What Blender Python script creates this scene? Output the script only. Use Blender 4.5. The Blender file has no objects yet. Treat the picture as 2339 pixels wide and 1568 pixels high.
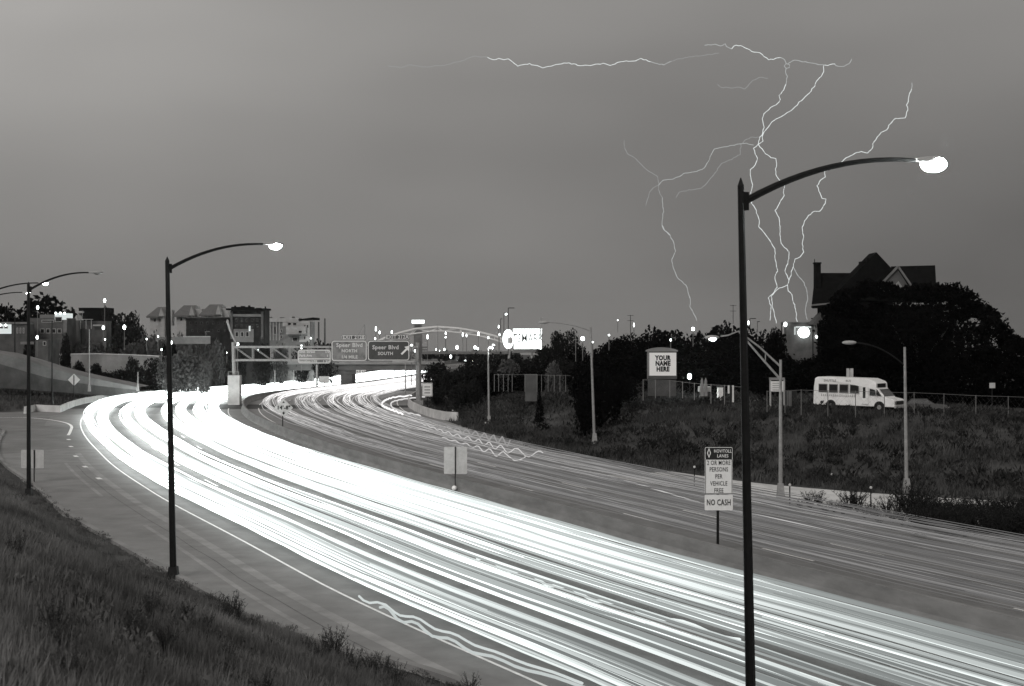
import bpy, bmesh, math, random
from math import sin, cos, pi, radians, sqrt, exp
from mathutils import Vector, noise
import bisect
random.seed(7)
R = random
S = bpy.context.scene
COL = S.collection
# ------------------------------------------------------------------ camera
CH = 9.5; F = 3248.0; CU = 1169.5; HV = 765.0          # picture units: the photograph at 2339 wide
cd = bpy.data.cameras.new('camera'); cam = bpy.data.objects.new('camera', cd); COL.objects.link(cam)
cam.location = (0, 0, CH); cam.rotation_euler = (radians(90), 0, 0)
cd.sensor_width = 36; cd.lens = 36*F/2339; cd.shift_y = -(784-HV)/2339
cd.clip_start = 0.3; cd.clip_end = 12000
S.camera = cam
cd.dof.use_dof = True; cd.dof.focus_distance = 90; cd.dof.aperture_fstop = 3.2
# ------------------------------------------------------------------ world (storm dusk)
W = bpy.data.worlds.new('World'); S.world = W; W.use_nodes = True
nt = W.node_tree; nt.nodes.clear()
def N(t, typ, **k):
    n = t.nodes.new(typ)
    for a, b in k.items(): setattr(n, a, b)
    return n
sky = N(nt, 'ShaderNodeTexSky', sky_type='NISHITA', sun_disc=False, sun_elevation=radians(16), sun_rotation=radians(200))
bw = N(nt, 'ShaderNodeRGBToBW'); nt.links.new(sky.outputs[0], bw.inputs[0])
cap = N(nt, 'ShaderNodeMath', operation='MINIMUM'); nt.links.new(bw.outputs[0], cap.inputs[0]); cap.inputs[1].default_value = 3.0
tc = N(nt, 'ShaderNodeTexCoord'); sx = N(nt, 'ShaderNodeSeparateXYZ'); nt.links.new(tc.outputs['Generated'], sx.inputs[0])
rp = N(nt, 'ShaderNodeValToRGB'); nt.links.new(sx.outputs['Z'], rp.inputs[0])
e = rp.color_ramp.elements
e[0].position = 0.0; e[0].color = (.158,)*3+(1,)
e[1].position = .60; e[1].color = (.33,)*3+(1,)
for p, c in ((.04, .164), (.10, .180), (.17, .203), (.21, .226), (.33, .27)):
    q = e.new(p); q.color = (c,)*3+(1,)
nz = N(nt, 'ShaderNodeTexNoise'); nz.inputs['Scale'].default_value = 2.6; nz.inputs['Detail'].default_value = 2.5
mpn = N(nt, 'ShaderNodeMapping'); mpn.inputs['Scale'].default_value = (1, 1, 2.6); mpn.inputs['Location'].default_value = (.35, 0, .2)
nt.links.new(tc.outputs['Generated'], mpn.inputs[0]); nt.links.new(mpn.outputs[0], nz.inputs['Vector'])
mr = N(nt, 'ShaderNodeMapRange'); nt.links.new(nz.outputs[0], mr.inputs[0])
mr.inputs[1].default_value = .3; mr.inputs[2].default_value = .7; mr.inputs[3].default_value = .84; mr.inputs[4].default_value = 1.16
mu = N(nt, 'ShaderNodeMath', operation='MULTIPLY'); nt.links.new(rp.outputs[0], mu.inputs[0]); nt.links.new(mr.outputs[0], mu.inputs[1])
zf = N(nt, 'ShaderNodeMapRange'); nt.links.new(sx.outputs['Z'], zf.inputs[0]); zf.inputs[1].default_value = .04; zf.inputs[2].default_value = .22; zf.inputs[3].default_value = -1.3; zf.inputs[4].default_value = 1.4
xm = N(nt, 'ShaderNodeMath', operation='MULTIPLY_ADD'); nt.links.new(sx.outputs['X'], xm.inputs[0]); nt.links.new(zf.outputs[0], xm.inputs[1]); xm.inputs[2].default_value = -.82   # storm cloud darker to the right
xq = N(nt, 'ShaderNodeMath', operation='MULTIPLY'); nt.links.new(sx.outputs['X'], xq.inputs[0]); nt.links.new(xm.outputs[0], xq.inputs[1])
xc = N(nt, 'ShaderNodeClamp'); nt.links.new(xq.outputs[0], xc.inputs[0]); xc.inputs[1].default_value = -.36; xc.inputs[2].default_value = .36
xz = N(nt, 'ShaderNodeMath', operation='ADD'); nt.links.new(xc.outputs[0], xz.inputs[0]); xz.inputs[1].default_value = 1.
m2_ = N(nt, 'ShaderNodeMath', operation='MULTIPLY'); nt.links.new(mu.outputs[0], m2_.inputs[0]); nt.links.new(xz.outputs[0], m2_.inputs[1]); mu = m2_
sk = N(nt, 'ShaderNodeMath', operation='MULTIPLY'); nt.links.new(cap.outputs[0], sk.inputs[0]); sk.inputs[1].default_value = .04
ad = N(nt, 'ShaderNodeMath', operation='MULTIPLY_ADD'); nt.links.new(mu.outputs[0], ad.inputs[0]); ad.inputs[1].default_value = 11.3; nt.links.new(sk.outputs[0], ad.inputs[2])
vm = N(nt, 'ShaderNodeVectorMath', operation='SCALE'); vm.inputs[0].default_value = (1.03, 1.0, .965); nt.links.new(ad.outputs[0], vm.inputs['Scale'])
bg = N(nt, 'ShaderNodeBackground'); bg.inputs[1].default_value = .1; nt.links.new(vm.outputs[0], bg.inputs[0])
wo = N(nt, 'ShaderNodeOutputWorld'); nt.links.new(bg.outputs[0], wo.inputs[0])
sd = bpy.data.lights.new('sun', 'SUN'); sun = bpy.data.objects.new('sun', sd); COL.objects.link(sun)
sd.energy = 1.5; sd.angle = radians(20); sd.color = (1, .98, .96)
sun.rotation_euler = Vector((.34, .84, -.52)).to_track_quat('-Z', 'Y').to_euler()   # last light from behind and left of the camera
S.view_settings.view_transform = 'Standard'; S.view_settings.look = 'None'; S.view_settings.exposure = 0; S.view_settings.gamma = 1
# ------------------------------------------------------------------ projection helpers
def PX(u, d): return (u-CU)*d/F
def PZ(v, d): return CH-(v-HV)*d/F
def P(u, v, d): return Vector((PX(u, d), d, PZ(v, d)))
# ------------------------------------------------------------------ object helpers
def tag(o, label=None, cat=None, group=None, kind=None):
    if label: o['label'] = label
    if cat: o['category'] = cat
    if group: o['group'] = group
    if kind: o['kind'] = kind
    return o
def empty(name, loc, label=None, cat=None, group=None):
    o = bpy.data.objects.new(name, None); COL.objects.link(o); o.location = loc; o.empty_display_size = .3
    return tag(o, label, cat, group)
class MB:
    def __init__(s): s.v = []; s.f = []; s.a = []
    def box(s, c, d, rz=0, taper=1):
        b = len(s.v); cx, cy, cz = c; dx, dy, dz = d[0]/2, d[1]/2, d[2]/2
        for z, t in ((-dz, 1), (dz, taper)):
            for x, y in ((-dx, -dy), (dx, -dy), (dx, dy), (-dx, dy)):
                x *= t; y *= t
                s.v.append((cx+x*cos(rz)-y*sin(rz), cy+x*sin(rz)+y*cos(rz), cz+z))
        for q in ((0, 3, 2, 1), (4, 5, 6, 7), (0, 1, 5, 4), (1, 2, 6, 5), (2, 3, 7, 6), (3, 0, 4, 7)): s.f.append(tuple(b+i for i in q))
        return s
    def tube(s, pts, r, n=8, caps=True, att=None):
        pts = [Vector(p) for p in pts]; m = len(pts); b = len(s.v)
        rr = r if isinstance(r, (list, tuple)) else [r]*m
        for i, p in enumerate(pts):
            t = (pts[min(i+1, m-1)]-pts[max(i-1, 0)]).normalized()
            up = Vector((0, 0, 1)) if abs(t.z) < .9 else Vector((1, 0, 0))
            u = t.cross(up).normalized(); w = u.cross(t)
            for k in range(n):
                a = 2*pi*k/n+pi/n
                q = p+(u*cos(a)+w*sin(a))*rr[i]
                s.v.append(q[:])
                if att: s.a.append(att[i])
        for i in range(m-1):
            for k in range(n):
                k2 = (k+1) % n
                s.f.append((b+i*n+k, b+i*n+k2, b+(i+1)*n+k2, b+(i+1)*n+k))
        if caps:
            s.f.append(tuple(b+k for k in range(n))[::-1]); s.f.append(tuple(b+(m-1)*n+k for k in range(n)))
        return s
    def poly(s, pts):
        b = len(s.v); s.v += [tuple(p) for p in pts]; s.f.append(tuple(range(b, b+len(pts)))); return s
    def prism(s, pts, off):                       # closed outline extruded by a vector
        b = len(s.v); n = len(pts); off = Vector(off)
        s.v += [tuple(p) for p in pts]+[tuple(Vector(p)+off) for p in pts]
        s.f.append(tuple(range(b, b+n))[::-1]); s.f.append(tuple(range(b+n, b+2*n)))
        for i in range(n): j = (i+1) % n; s.f.append((b+i, b+j, b+n+j, b+n+i))
        return s
    def ball(s, c, r, n=8, m=6, sq=(1, 1, 1)):
        b = len(s.v)
        for i in range(m+1):
            th = pi*i/m
            for k in range(n):
                a = 2*pi*k/n
                s.v.append((c[0]+r*sq[0]*sin(th)*cos(a), c[1]+r*sq[1]*sin(th)*sin(a), c[2]+r*sq[2]*cos(th)))
        for i in range(m):
            for k in range(n):
                s.f.append((b+i*n+k, b+(i+1)*n+k, b+(i+1)*n+(k+1) % n, b+i*n+(k+1) % n))
        return s
    def build(s, name, mat, parent=None, smooth=False):
        me = bpy.data.meshes.new(name); me.from_pydata(s.v, [], s.f)
        if s.a:
            at = me.attributes.new('glow', 'FLOAT', 'POINT'); at.data.foreach_set('value', s.a)
        me.materials.append(mat)
        if smooth: me.polygons.foreach_set('use_smooth', [True]*len(me.polygons))
        o = bpy.data.objects.new(name, me); COL.objects.link(o)
        if parent: o.parent = parent; 
        return o
# ------------------------------------------------------------------ materials (grey values of the black-and-white film)
MT = {}
def mat(name, c, rough=.8, var=0., scale=3., metal=0, stretch=(1, 1, 1), spec=.3, bump=0., c2=None, lo=.35, hi=.65):
    m = bpy.data.materials.new(name); m.use_nodes = True; t = m.node_tree
    b = t.nodes['Principled BSDF']; b.inputs['Roughness'].default_value = rough; b.inputs['Metallic'].default_value = metal
    b.inputs['Specular IOR Level'].default_value = spec
    g = (c*1.015, c, c*.985, 1)
    if var or c2 is not None:
        k = c2 if c2 is not None else c*(1-var)
        n = N(t, 'ShaderNodeTexNoise'); n.inputs['Scale'].default_value = scale; n.inputs['Detail'].default_value = 6; n.inputs['Roughness'].default_value = .65
        tcn = N(t, 'ShaderNodeTexCoord'); mp = N(t, 'ShaderNodeMapping'); mp.inputs['Scale'].default_value = stretch
        t.links.new(tcn.outputs['Object'], mp.inputs[0]); t.links.new(mp.outputs[0], n.inputs['Vector'])
        r = N(t, 'ShaderNodeValToRGB'); t.links.new(n.outputs[0], r.inputs[0])
        r.color_ramp.elements[0].position = lo; r.color_ramp.elements[1].position = hi
        r.color_ramp.elements[0].color = (k*1.015, k, k*.985, 1); cc = c*(1+var) if c2 is None else c
        r.color_ramp.elements[1].color = (cc*1.015, cc, cc*.985, 1)
        t.links.new(r.outputs[0], b.inputs['Base Color'])
        if bump:
            bp = N(t, 'ShaderNodeBump'); bp.inputs['Strength'].default_value = bump; t.links.new(n.outputs[0], bp.inputs['Height']); t.links.new(bp.outputs[0], b.inputs['Normal'])
    else: b.inputs['Base Color'].default_value = g
    MT[name] = m; return m
def emit(name, e_, tint=(.93, 1, .985), att=False, sample=True):
    m = bpy.data.materials.new(name); m.use_nodes = True; t = m.node_tree; t.nodes.clear()
    em = N(t, 'ShaderNodeEmission'); em.inputs[0].default_value = (*tint, 1); em.inputs[1].default_value = e_
    if att:
        a = N(t, 'ShaderNodeAttribute', attribute_name='glow'); k = N(t, 'ShaderNodeMath', operation='MULTIPLY')
        t.links.new(a.outputs['Fac'], k.inputs[0]); k.inputs[1].default_value = e_; t.links.new(k.outputs[0], em.inputs[1])
    o = N(t, 'ShaderNodeOutputMaterial'); t.links.new(em.outputs[0], o.inputs[0])
    m.cycles.emission_sampling = 'FRONT' if sample else 'NONE'
    MT[name] = m; return m
mat('asphalt', .19, .85, .16, .5, stretch=(1, 1, 1), bump=.05)
mat('asphalt_side', .16, .85, .2, .3)
mat('gravel', .36, .95, .3, 1.2)
mat('concrete', .46, .9, .2, .6)
mat('barrier', .17, .9, .22, .9, stretch=(.5, .5, 2))
mat('wall', .20, .9, .3, .25)
mat('paint', .75, .6, .15, 3)
mat('turf', .04, 1, .5, .22, bump=.3)
mat('grass', .118, 1, .55, .3)
mat('grass_far', .085, 1, .6, .16, c2=.012, lo=.38, hi=.68)
mat('weed', .04, 1, .5, 2); mat('weed_dark', .012, 1, .5, 2)
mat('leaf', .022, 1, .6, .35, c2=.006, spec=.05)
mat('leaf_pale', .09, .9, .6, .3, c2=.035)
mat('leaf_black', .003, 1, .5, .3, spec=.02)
mat('bark', .03, .9, .4, 3)
mat('pole_dark', .006, .5, .4, 6, metal=0, spec=.18)
mat('pole_grey', .24, .5, .2, 5, metal=.2)
mat('lamp_body', .30, .5, .1, 8)
mat('panel_back', .42, .55, .12, 3)
mat('panel_white', .62, .6, .06, 3)
mat('panel_green', .10, .6, .2, 3)
mat('black', .012, .7)
mat('white', .85, .5)
mat('legend', .72, .5)
mat('bus_white', .72, .35, .08, 1.5, spec=.5)
mat('glass_dark', .012, .12, spec=.6)
mat('tyre', .01, .9)
mat('roof', .10, .9, .25, 2, stretch=(1, 1, 3))
mat('roof_dark', .006, 1, .35, 1.5, spec=.02)
mat('brick_dark', .007, 1, .35, 2, spec=.05)
mat('render_pale', .30, .9, .15, .6)
mat('render_grey', .13, .9, .2, .5)
mat('render_dark', .07, .9, .3, .5)
mat('render_soot', .022, 1, .4, .6, spec=.05); mat('render_soot2', .045, 1, .3, 2, spec=.05); mat('steel_pale', .6, .6); mat('ramp_wall', .14, .9, .3, .25); mat('trim', .25, .7, .1, 3)
emit('lamp_on', 500)
emit('far_lamp', 9, sample=False)
emit('bright_sign', 3.2)
emit('facade_glow', .75, sample=False)  # self-glow for walls shown as lamplit, also for lit signs and a window
emit('trail_head', 1.0, att=True)
emit('trail_tail', 1.0, tint=(1, .98, .97), att=True, sample=False)
emit('bolt_bright', .85, tint=(.95, 1, .99), sample=False)
emit('bolt_mid', .5, tint=(.96, 1, .99), sample=False)
emit('bolt_dim', .34, tint=(.98, 1, .99), sample=False)
# ------------------------------------------------------------------ freeway alignment
MC = [(62, -55, 0), (47, -20, 0), (36, 2, 0), (26, 22, 0), (15.7, 43, 0), (9.3, 56.5, 0), (2.3, 73, 0), (-5, 90, 0), (-15, 115, 0), (-26, 148, 0), (-33, 175, 0),
      (-37.8, 205, -.2), (-40.3, 240, -.9), (-41, 285, -1.9), (-38.5, 330, -2.7), (-32, 390, -3.0), (-21, 460, -2.6), (-2, 560, -2.0), (25, 680, -2.5)]
def catmull(pts, step):
    out = []
    pts = [Vector(p) for p in pts]
    for i in range(len(pts)-1):
        p0 = pts[max(i-1, 0)]; p1 = pts[i]; p2 = pts[i+1]; p3 = pts[min(i+2, len(pts)-1)]
        L = (p2-p1).length; n = max(2, int(L/.5))
        for k in range(n):
            t = k/n
            out.append(.5*((2*p1)+(p2-p0)*t+(2*p0-5*p1+4*p2-p3)*t*t+(3*p1-p0-3*p2+p3)*t**3))
    out.append(pts[-1])
    res = [out[0]]; acc = 0
    for a, b in zip(out, out[1:]):
        acc += (b-a).length
        if acc >= step: res.append(b); acc = 0
    if (res[-1]-out[-1]).length > 1e-3: res.append(out[-1])
    return res
MS = catmull(MC, 1.0)
# smooth
for _ in range(12): MS = [MS[0]]+[(MS[i-1]+MS[i]*2+MS[i+1])/4 for i in range(1, len(MS)-1)]+[MS[-1]]
NS = []
for i in range(len(MS)):
    t = MS[min(i+2, len(MS)-1)]-MS[max(i-2, 0)]; t.z = 0; t.normalize(); NS.append(Vector((-t.y, t.x, 0)))   # left normal
NM = len(MS)
def interp(tab, y):
    if y <= tab[0][0]: return tab[0][1]
    for (a, b), (c, d) in zip(tab, tab[1:]):
        if y <= c: return b+(d-b)*(y-a)/(c-a)
    return tab[-1][1]
A_OFF = [(0, 15.1), (45, 15.3), (60, 16.1), (90, 17.0), (120, 17.3), (160, 18.3), (200, 19.2), (250, 19.2), (330, 18), (700, 16)]   # outer painted line, inbound
D_OFF = [(0, 13.4), (80, 13.6), (110, 15.2), (145, 17.8), (180, 20), (210, 21.5), (245, 23.5), (300, 23.5), (700, 20)]              # outer edge, outbound
def pt(i, off, z=0.0):
    i = max(0, min(NM-1.001, i)); k = int(i); f = i-k
    p = MS[k].lerp(MS[k+1], f); n = NS[k].lerp(NS[k+1], f)
    q = p+n*off; return Vector((q.x, q.y, p.z+z))
def aoff(i): return interp(A_OFF, MS[int(min(i, NM-1))].y)
def doff(i): return interp(D_OFF, MS[int(min(i, NM-1))].y)
RZ = [(-100, 0), (190, 0), (205, -.2), (240, -.9), (285, -1.9), (330, -2.7), (390, -3.0), (460, -2.6), (560, -2.0), (700, -3.4)]
def rz(y): return interp(RZ, y) if y < 700 else -3.4-(y-700)*.0125
# boundaries (world x,y) : near-left kerb, right bank foot, far-left bank foot
LK = [(34, -40), (20, -5), (4.9, 27), (-1.2, 38.2), (-7.3, 45.5), (-13.6, 56.4), (-24.0, 76), (-30.4, 90), (-35.8, 101), (-40.5, 112), (-45.5, 126), (-50.5, 141), (-54, 146), (-75, 146), (-200, 140)]
RK = [(140, 45), (60, 66), (38, 76.5), (29.5, 80.3), (23.9, 83.6), (19.3, 87.2), (14.8, 92.3), (8.8, 103), (2.6, 115), (-2.3, 131), (-6.2, 150), (-10.5, 177), (-13, 205), (-13.5, 240), (-13.5, 285), (-11, 335), (-5, 390), (8, 460), (26, 560), (60, 700)]
FK = [(-400, 150), (-130, 168), (-63, 173.5)]
for i in range(0, NM, 12):
    if MS[i].y > 168: q = pt(i, aoff(i)+4); FK.append((q.x, q.y))
def sdist(poly, x, y):
    best = 1e18; sg = 1
    for (ax, ay), (bx, by) in zip(poly, poly[1:]):
        dx = bx-ax; dy = by-ay; t = ((x-ax)*dx+(y-ay)*dy)/(dx*dx+dy*dy); t = 0 if t < 0 else 1 if t > 1 else t
        px = ax+dx*t-x; py = ay+dy*t-y; d = px*px+py*py
        if d < best-1e-9: best = d; sg = 1 if (dx*(y-ay)-dy*(x-ax)) > 0 else -1
    return sg*sqrt(best)                       # >0 : left of the walking direction
FZ = [(0, 0), (27, 3.1), (60, 3.6), (88, 4.2), (100, 6.0), (140, 7.5), (190, 10.5), (300, 12.5), (600, 15)]
def ss(t): t = max(0, min(1, t)); return t*t*(3-2*t)
def H(x, y):
    z = rz(y)
    dl = sdist(LK, x, y)                         # left of the kerb line (towards the camera bank)
    if y < 160 and dl > 0: 
        z += min(.49*max(0, dl-1.35), 7.7+.02*dl); z += .25*noise.noise((x*.25, y*.25, 0))*min(1, dl/3)
        return z
    dr = -sdist(RK, x, y)
    if dr > 0:
        z += (3.8-1.45*ss((x-5)/38))*ss(dr/30)+.012*max(0, dr-50)*(1 if y < 400 else .3)+.35*noise.noise((x*.12, y*.12, 3))*min(1, dr/4)
        return z
    df = sdist(FK, x, y)
    if df > 0 and y > 150:
        fade = 1 if y < 420 else max(0, 1-(y-420)/400)
        z += interp(FZ, df)*fade+.2*noise.noise((x*.15, y*.15, 5))*min(1, df/4)
    return z
# ------------------------------------------------------------------ ground sheet
def axis(lo, hi, step, ext, g=1.18):
    a = []; x = lo
    while x <= hi: a.append(x); x += step
    s = step; x = a[-1]
    while x < ext[1]: s *= g; x += s; a.append(x)
    s = step; x = a[0]; pre = []
    while x > ext[0]: s *= g; x -= s; pre.append(x)
    return pre[::-1]+a
gx = axis(-75, 62, 1.6, (-1700, 1700)); gy = axis(-6, 215, 1.6, (-150, 2200), 1.07)
g = MB()
for y in gy:
    for x in gx: g.v.append((x, y, H(x, y)-.02))
nx = len(gx)
for j in range(len(gy)-1):
    for i in range(nx-1): a = j*nx+i; g.f.append((a, a+1, a+1+nx, a+nx))
tag(g.build('ground', MT['turf'], smooth=True), kind='structure', label='dark grassy banks and open ground either side of the freeway')
# ------------------------------------------------------------------ paved sheets
def strip(name, fl, fr, i0, i1, m, z, step=3, lab=None, kind='structure'):
    b = MB(); idx = list(range(i0, i1, step))+[i1]
    for i in idx:
        q1 = fl(i); q2 = fr(i); b.v += [(q1.x, q1.y, q1.z+z), (q2.x, q2.y, q2.z+z)]
    for k in range(len(idx)-1): b.f.append((2*k, 2*k+1, 2*k+3, 2*k+2))
    o = b.build(name, m); 
    if kind: tag(o, lab, kind=kind)
    return o
iy = lambda y: next(i for i in range(NM) if MS[i].y >= y)
def kerb_off(i):                                  # distance from the centre line to the near-left kerb along the normal
    p = MS[i]; n = NS[i]; lo = aoff(i)+.5
    for k in range(int(60/.25)):
        o = lo+k*.25; q = p+n*o
        if sdist(LK, q.x, q.y) > 0: return o
    return lo+3
KO = {}
for i in range(0, NM):
    if MS[i].y < 128: KO[i] = kerb_off(i)
def leftedge(i):
    if i in KO: return pt(i, KO[i]+.05)
    return pt(i, aoff(i)+3.6)
strip('freeway_inbound', leftedge, lambda i: pt(i, .25), 0, NM-2, MT['asphalt'], .004, lab='asphalt of the inbound carriageway under white headlight streaks')
def rightedge(i):
    return pt(i, -(doff(i)+2.2))
strip('freeway_outbound', lambda i: pt(i, -.25), rightedge, 0, NM-2, MT['asphalt'], .004, lab='asphalt of the outbound carriageway with faint tail light streaks')
b = MB(); b.poly([(-54, 146, 0), (-41, 112, 0), (-32, 128, 0), (-38, 160, 0), (-44, 185, 0), (-57.5, 182, 0), (-63, 173.5, 0), (-130, 168, 0), (-200, 166, 0), (-200, 141, 0), (-75, 146.5, 0)][::-1])
for k in range(len(b.v)): b.v[k] = (b.v[k][0], b.v[k][1], .008)
tag(b.build('side_road', MT['asphalt_side']), 'dark side road joining from the left edge', kind='structure')
# concrete ramp at the foot of the right bank, gravel island between it and the freeway
RKs = catmull([(x, y, 0) for x, y in RK[:11]], 1.5)
def offpoly(pts, o):
    out = []
    for i, p in enumerate(pts):
        t = pts[min(i+1, len(pts)-1)]-pts[max(i-1, 0)]; t.normalize(); out.append(p+Vector((-t.y, t.x, 0))*o)
    return out
def band(name, pts, o0, o1, z, m, lab, w=None):
    a = offpoly(pts, o0); c = offpoly(pts, o1); b = MB(); n = len(pts)
    for p, q in zip(a, c): b.v += [(p.x, p.y, z+rz(p.y)), (q.x, q.y, z+rz(q.y))]
    for k in range(n-1): b.f.append((2*k, 2*k+1, 2*k+3, 2*k+2))
    o = b.build(name, m); return tag(o, lab, kind='structure')
nr = len(RKs)
band('gravel_verge', RKs[:int(nr*.80)], 6.1, 17, -.002, MT['gravel'], 'pale gravel verge between the freeway and the ramp')
band('ramp_pavement', RKs[:int(nr*.72)], .1, 6.2, .016, MT['concrete'], 'pale concrete ramp along the foot of the grassy bank')
# ------------------------------------------------------------------ painted lines
def dash(name, offf, i0, i1, w, ln=None, gap=None, z=.012, mt='paint', lab=None):
    b = MB(); i = i0
    while i < i1:
        j = min(i1, i+(ln or (i1-i0))); k = i
        st = [k]
        while st[-1] < j: st.append(min(j, st[-1]+2))
        base = len(b.v)
        for q in st:
            o = offf(q); p1 = pt(q, o-w/2, z); p2 = pt(q, o+w/2, z); b.v += [p1[:], p2[:]]
        for q in range(len(st)-1): b.f.append((base+2*q, base+2*q+1, base+2*q+3, base+2*q+2))
        i = j+(gap or 1)
    return tag(b.build(name, MT[mt]), lab, kind='structure')
dash('edge_line', aoff, 0, NM-3, .12, lab='solid white edge line left of the headlight streaks')
dash('edge_line', lambda i: 1.9, 0, NM-3, .13, lab='edge line beside the median barrier, inbound side')
dash('edge_line', lambda i: -1.9, 0, NM-3, .13, lab='edge line beside the median barrier, outbound side')
dash('edge_line', lambda i: -doff(i), 0, NM-3, .14, lab='edge line on the outer side of the outbound lanes')
for q in (5.3, 8.9, 12.5): dash('lane_dashes', lambda i, q=q: q*(1+(aoff(i)-15.3)*.012), 4, NM-3, .14, 3.2, 9, lab='dashed lane line %d of the inbound lanes counted from the median' % (int(q/3.6)))
for q in (4.3, 7.9, 11.5): dash('lane_dashes', lambda i, q=q: -q*(1+(doff(i)-13.4)*.03), 8, NM-3, .14, 3.2, 9, lab='dashed lane line %d of the outbound lanes counted from the median' % (int(q/3.6)))
mat('asphalt_pale', .25, .9, .25, .5); mat('seam', .08, .95, .4, 1)
dash('tyre_polished_band', lambda i: aoff(i)+1.7, 0, iy(120), .45, z=.008, mt='asphalt_pale', lab='faint paler band running along the shoulder beside the edge line')
dash('tyre_polished_band', lambda i: aoff(i)+3.1, 0, iy(112), .22, 23, 11, z=.009, mt='asphalt_pale', lab='broken paler band in the middle of the near shoulder')
dash('pavement_seam', lambda i: aoff(i)+2.5+.03*sin(i*.7)+.02*sin(i*2.3), 0, iy(110), .03, z=.010, mt='seam', lab='dark lengthwise seam in the near shoulder')
dash('pavement_seam', lambda i: -doff(i)-.9-.02*sin(i*.9), 0, iy(170), .04, z=.010, mt='seam', lab='dark lengthwise seam in the outer outbound shoulder')
# side-road fog line and dots
def flatline(name, uv, w, z, lab, m='paint'):
    pts = catmull([(PX(u, CH*F/(v-HV)), CH*F/(v-HV), 0) for u, v in uv], .8); b = MB()
    a = offpoly(pts, w/2); c = offpoly(pts, -w/2)
    for p, q in zip(a, c): b.v += [(p.x, p.y, z), (q.x, q.y, z)]
    for k in range(len(pts)-1): b.f.append((2*k, 2*k+1, 2*k+3, 2*k+2))
    return tag(b.build(name, MT[m]), lab, kind='structure')
flatline('side_road_line', [(-60, 955), (0, 955), (60, 955), (110, 959), (148, 966), (163, 974), (161, 985), (156, 995)], .28, .02, 'curved white line at the mouth of the side road')
b = MB()
for u, v in ((157, 1005), (162, 1021), (173, 1043), (194, 1067), (226, 1094)):
    d = CH*F/(v-HV); b.box((PX(u, d), d, .022), (.3, 1.1, .006), .45)
tag(b.build('lane_dots', MT['paint']), 'short white dots carrying on the side road line', kind='structure')
# kerb along the near-left bank
LKs = catmull([(x, y, 0) for x, y in LK[1:13]], 1.0)
def bar_along(pts, o0, o1, z0, z1, taper=0):
    a0 = offpoly(pts, o0); a1 = offpoly(pts, o1); b = MB(); n = len(pts)
    for p, q in zip(a0, a1):
        m_ = (p+q)/2
        b.v += [(p.x, p.y, p.z+z0), (q.x, q.y, q.z+z0), (q.x+(m_.x-q.x)*taper, q.y+(m_.y-q.y)*taper, q.z+z1), (p.x+(m_.x-p.x)*taper, p.y+(m_.y-p.y)*taper, p.z+z1)]
    for k in range(n-1):
        for e_ in range(4): f_ = (e_+1) % 4; b.f.append((4*k+e_, 4*k+f_, 4*k+4+f_, 4*k+4+e_))
    b.f.append((0, 3, 2, 1)); b.f.append((4*n-4, 4*n-3, 4*n-2, 4*n-1)); return b
tag(bar_along(LKs, .10, -.18, -.1, .16).build('kerb', MT['wall']), 'pale kerb between the near grass bank and the shoulder', kind='structure')
# median barrier
bm_ = [MS[i].copy() for i in range(0, NM, 2)]
mb = MB(); hw = (.30, .30, .14, .09, .09, .14, .30, .30)
prof = [(.30, -.05), (.30, .08), (.15, .32), (.09, .86), (-.09, .86), (-.15, .32), (-.30, .08), (-.30, -.05)]
for k, i in enumerate(range(0, NM-1, 2)):
    for o, z in prof: mb.v.append(pt(i, o, z)[:])
    if k:
        for e_ in range(7): mb.f.append((8*k-8+e_, 8*k-8+e_+1, 8*k+e_+1, 8*k+e_))
med = mb.build('median_barrier', MT['barrier']); tag(med, 'long low concrete barrier in the median between both carriageways', 'barrier')
jb = MB()
for i in range(6, iy(150), 8):
    p = pt(i, .0, .43); t = math.atan2(-NS[i].x, NS[i].y); jb.box((p.x, p.y, p.z), (.03, .46, .80), 0)
# outer barrier on the far left
ob = [pt(i, aoff(i)+3.3) for i in range(iy(170), iy(420), 2)]
tag(bar_along([Vector((-58.6, 171, 0)), Vector((-59, 176, 0))]+ob[3:], -.15, .15, -.1, .85, .4).build('outer_barrier', MT['concrete']), 'pale concrete barrier along the outside of the far bend', 'barrier')
# curved barrier at the exit by the right bank
cb = catmull([(*P(u, v, CH*F/(v-HV))[:2], 0) for u, v in ((952, 908), (937, 917), (934, 927), (945, 937), (975, 950), (1010, 959), (1045, 962))], 1.2)
tag(bar_along(cb, -.15, .15, -.1, .95, .3).build('exit_barrier', MT['concrete']), 'curved low concrete wall at the foot of the wooded bank', 'barrier')
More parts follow.
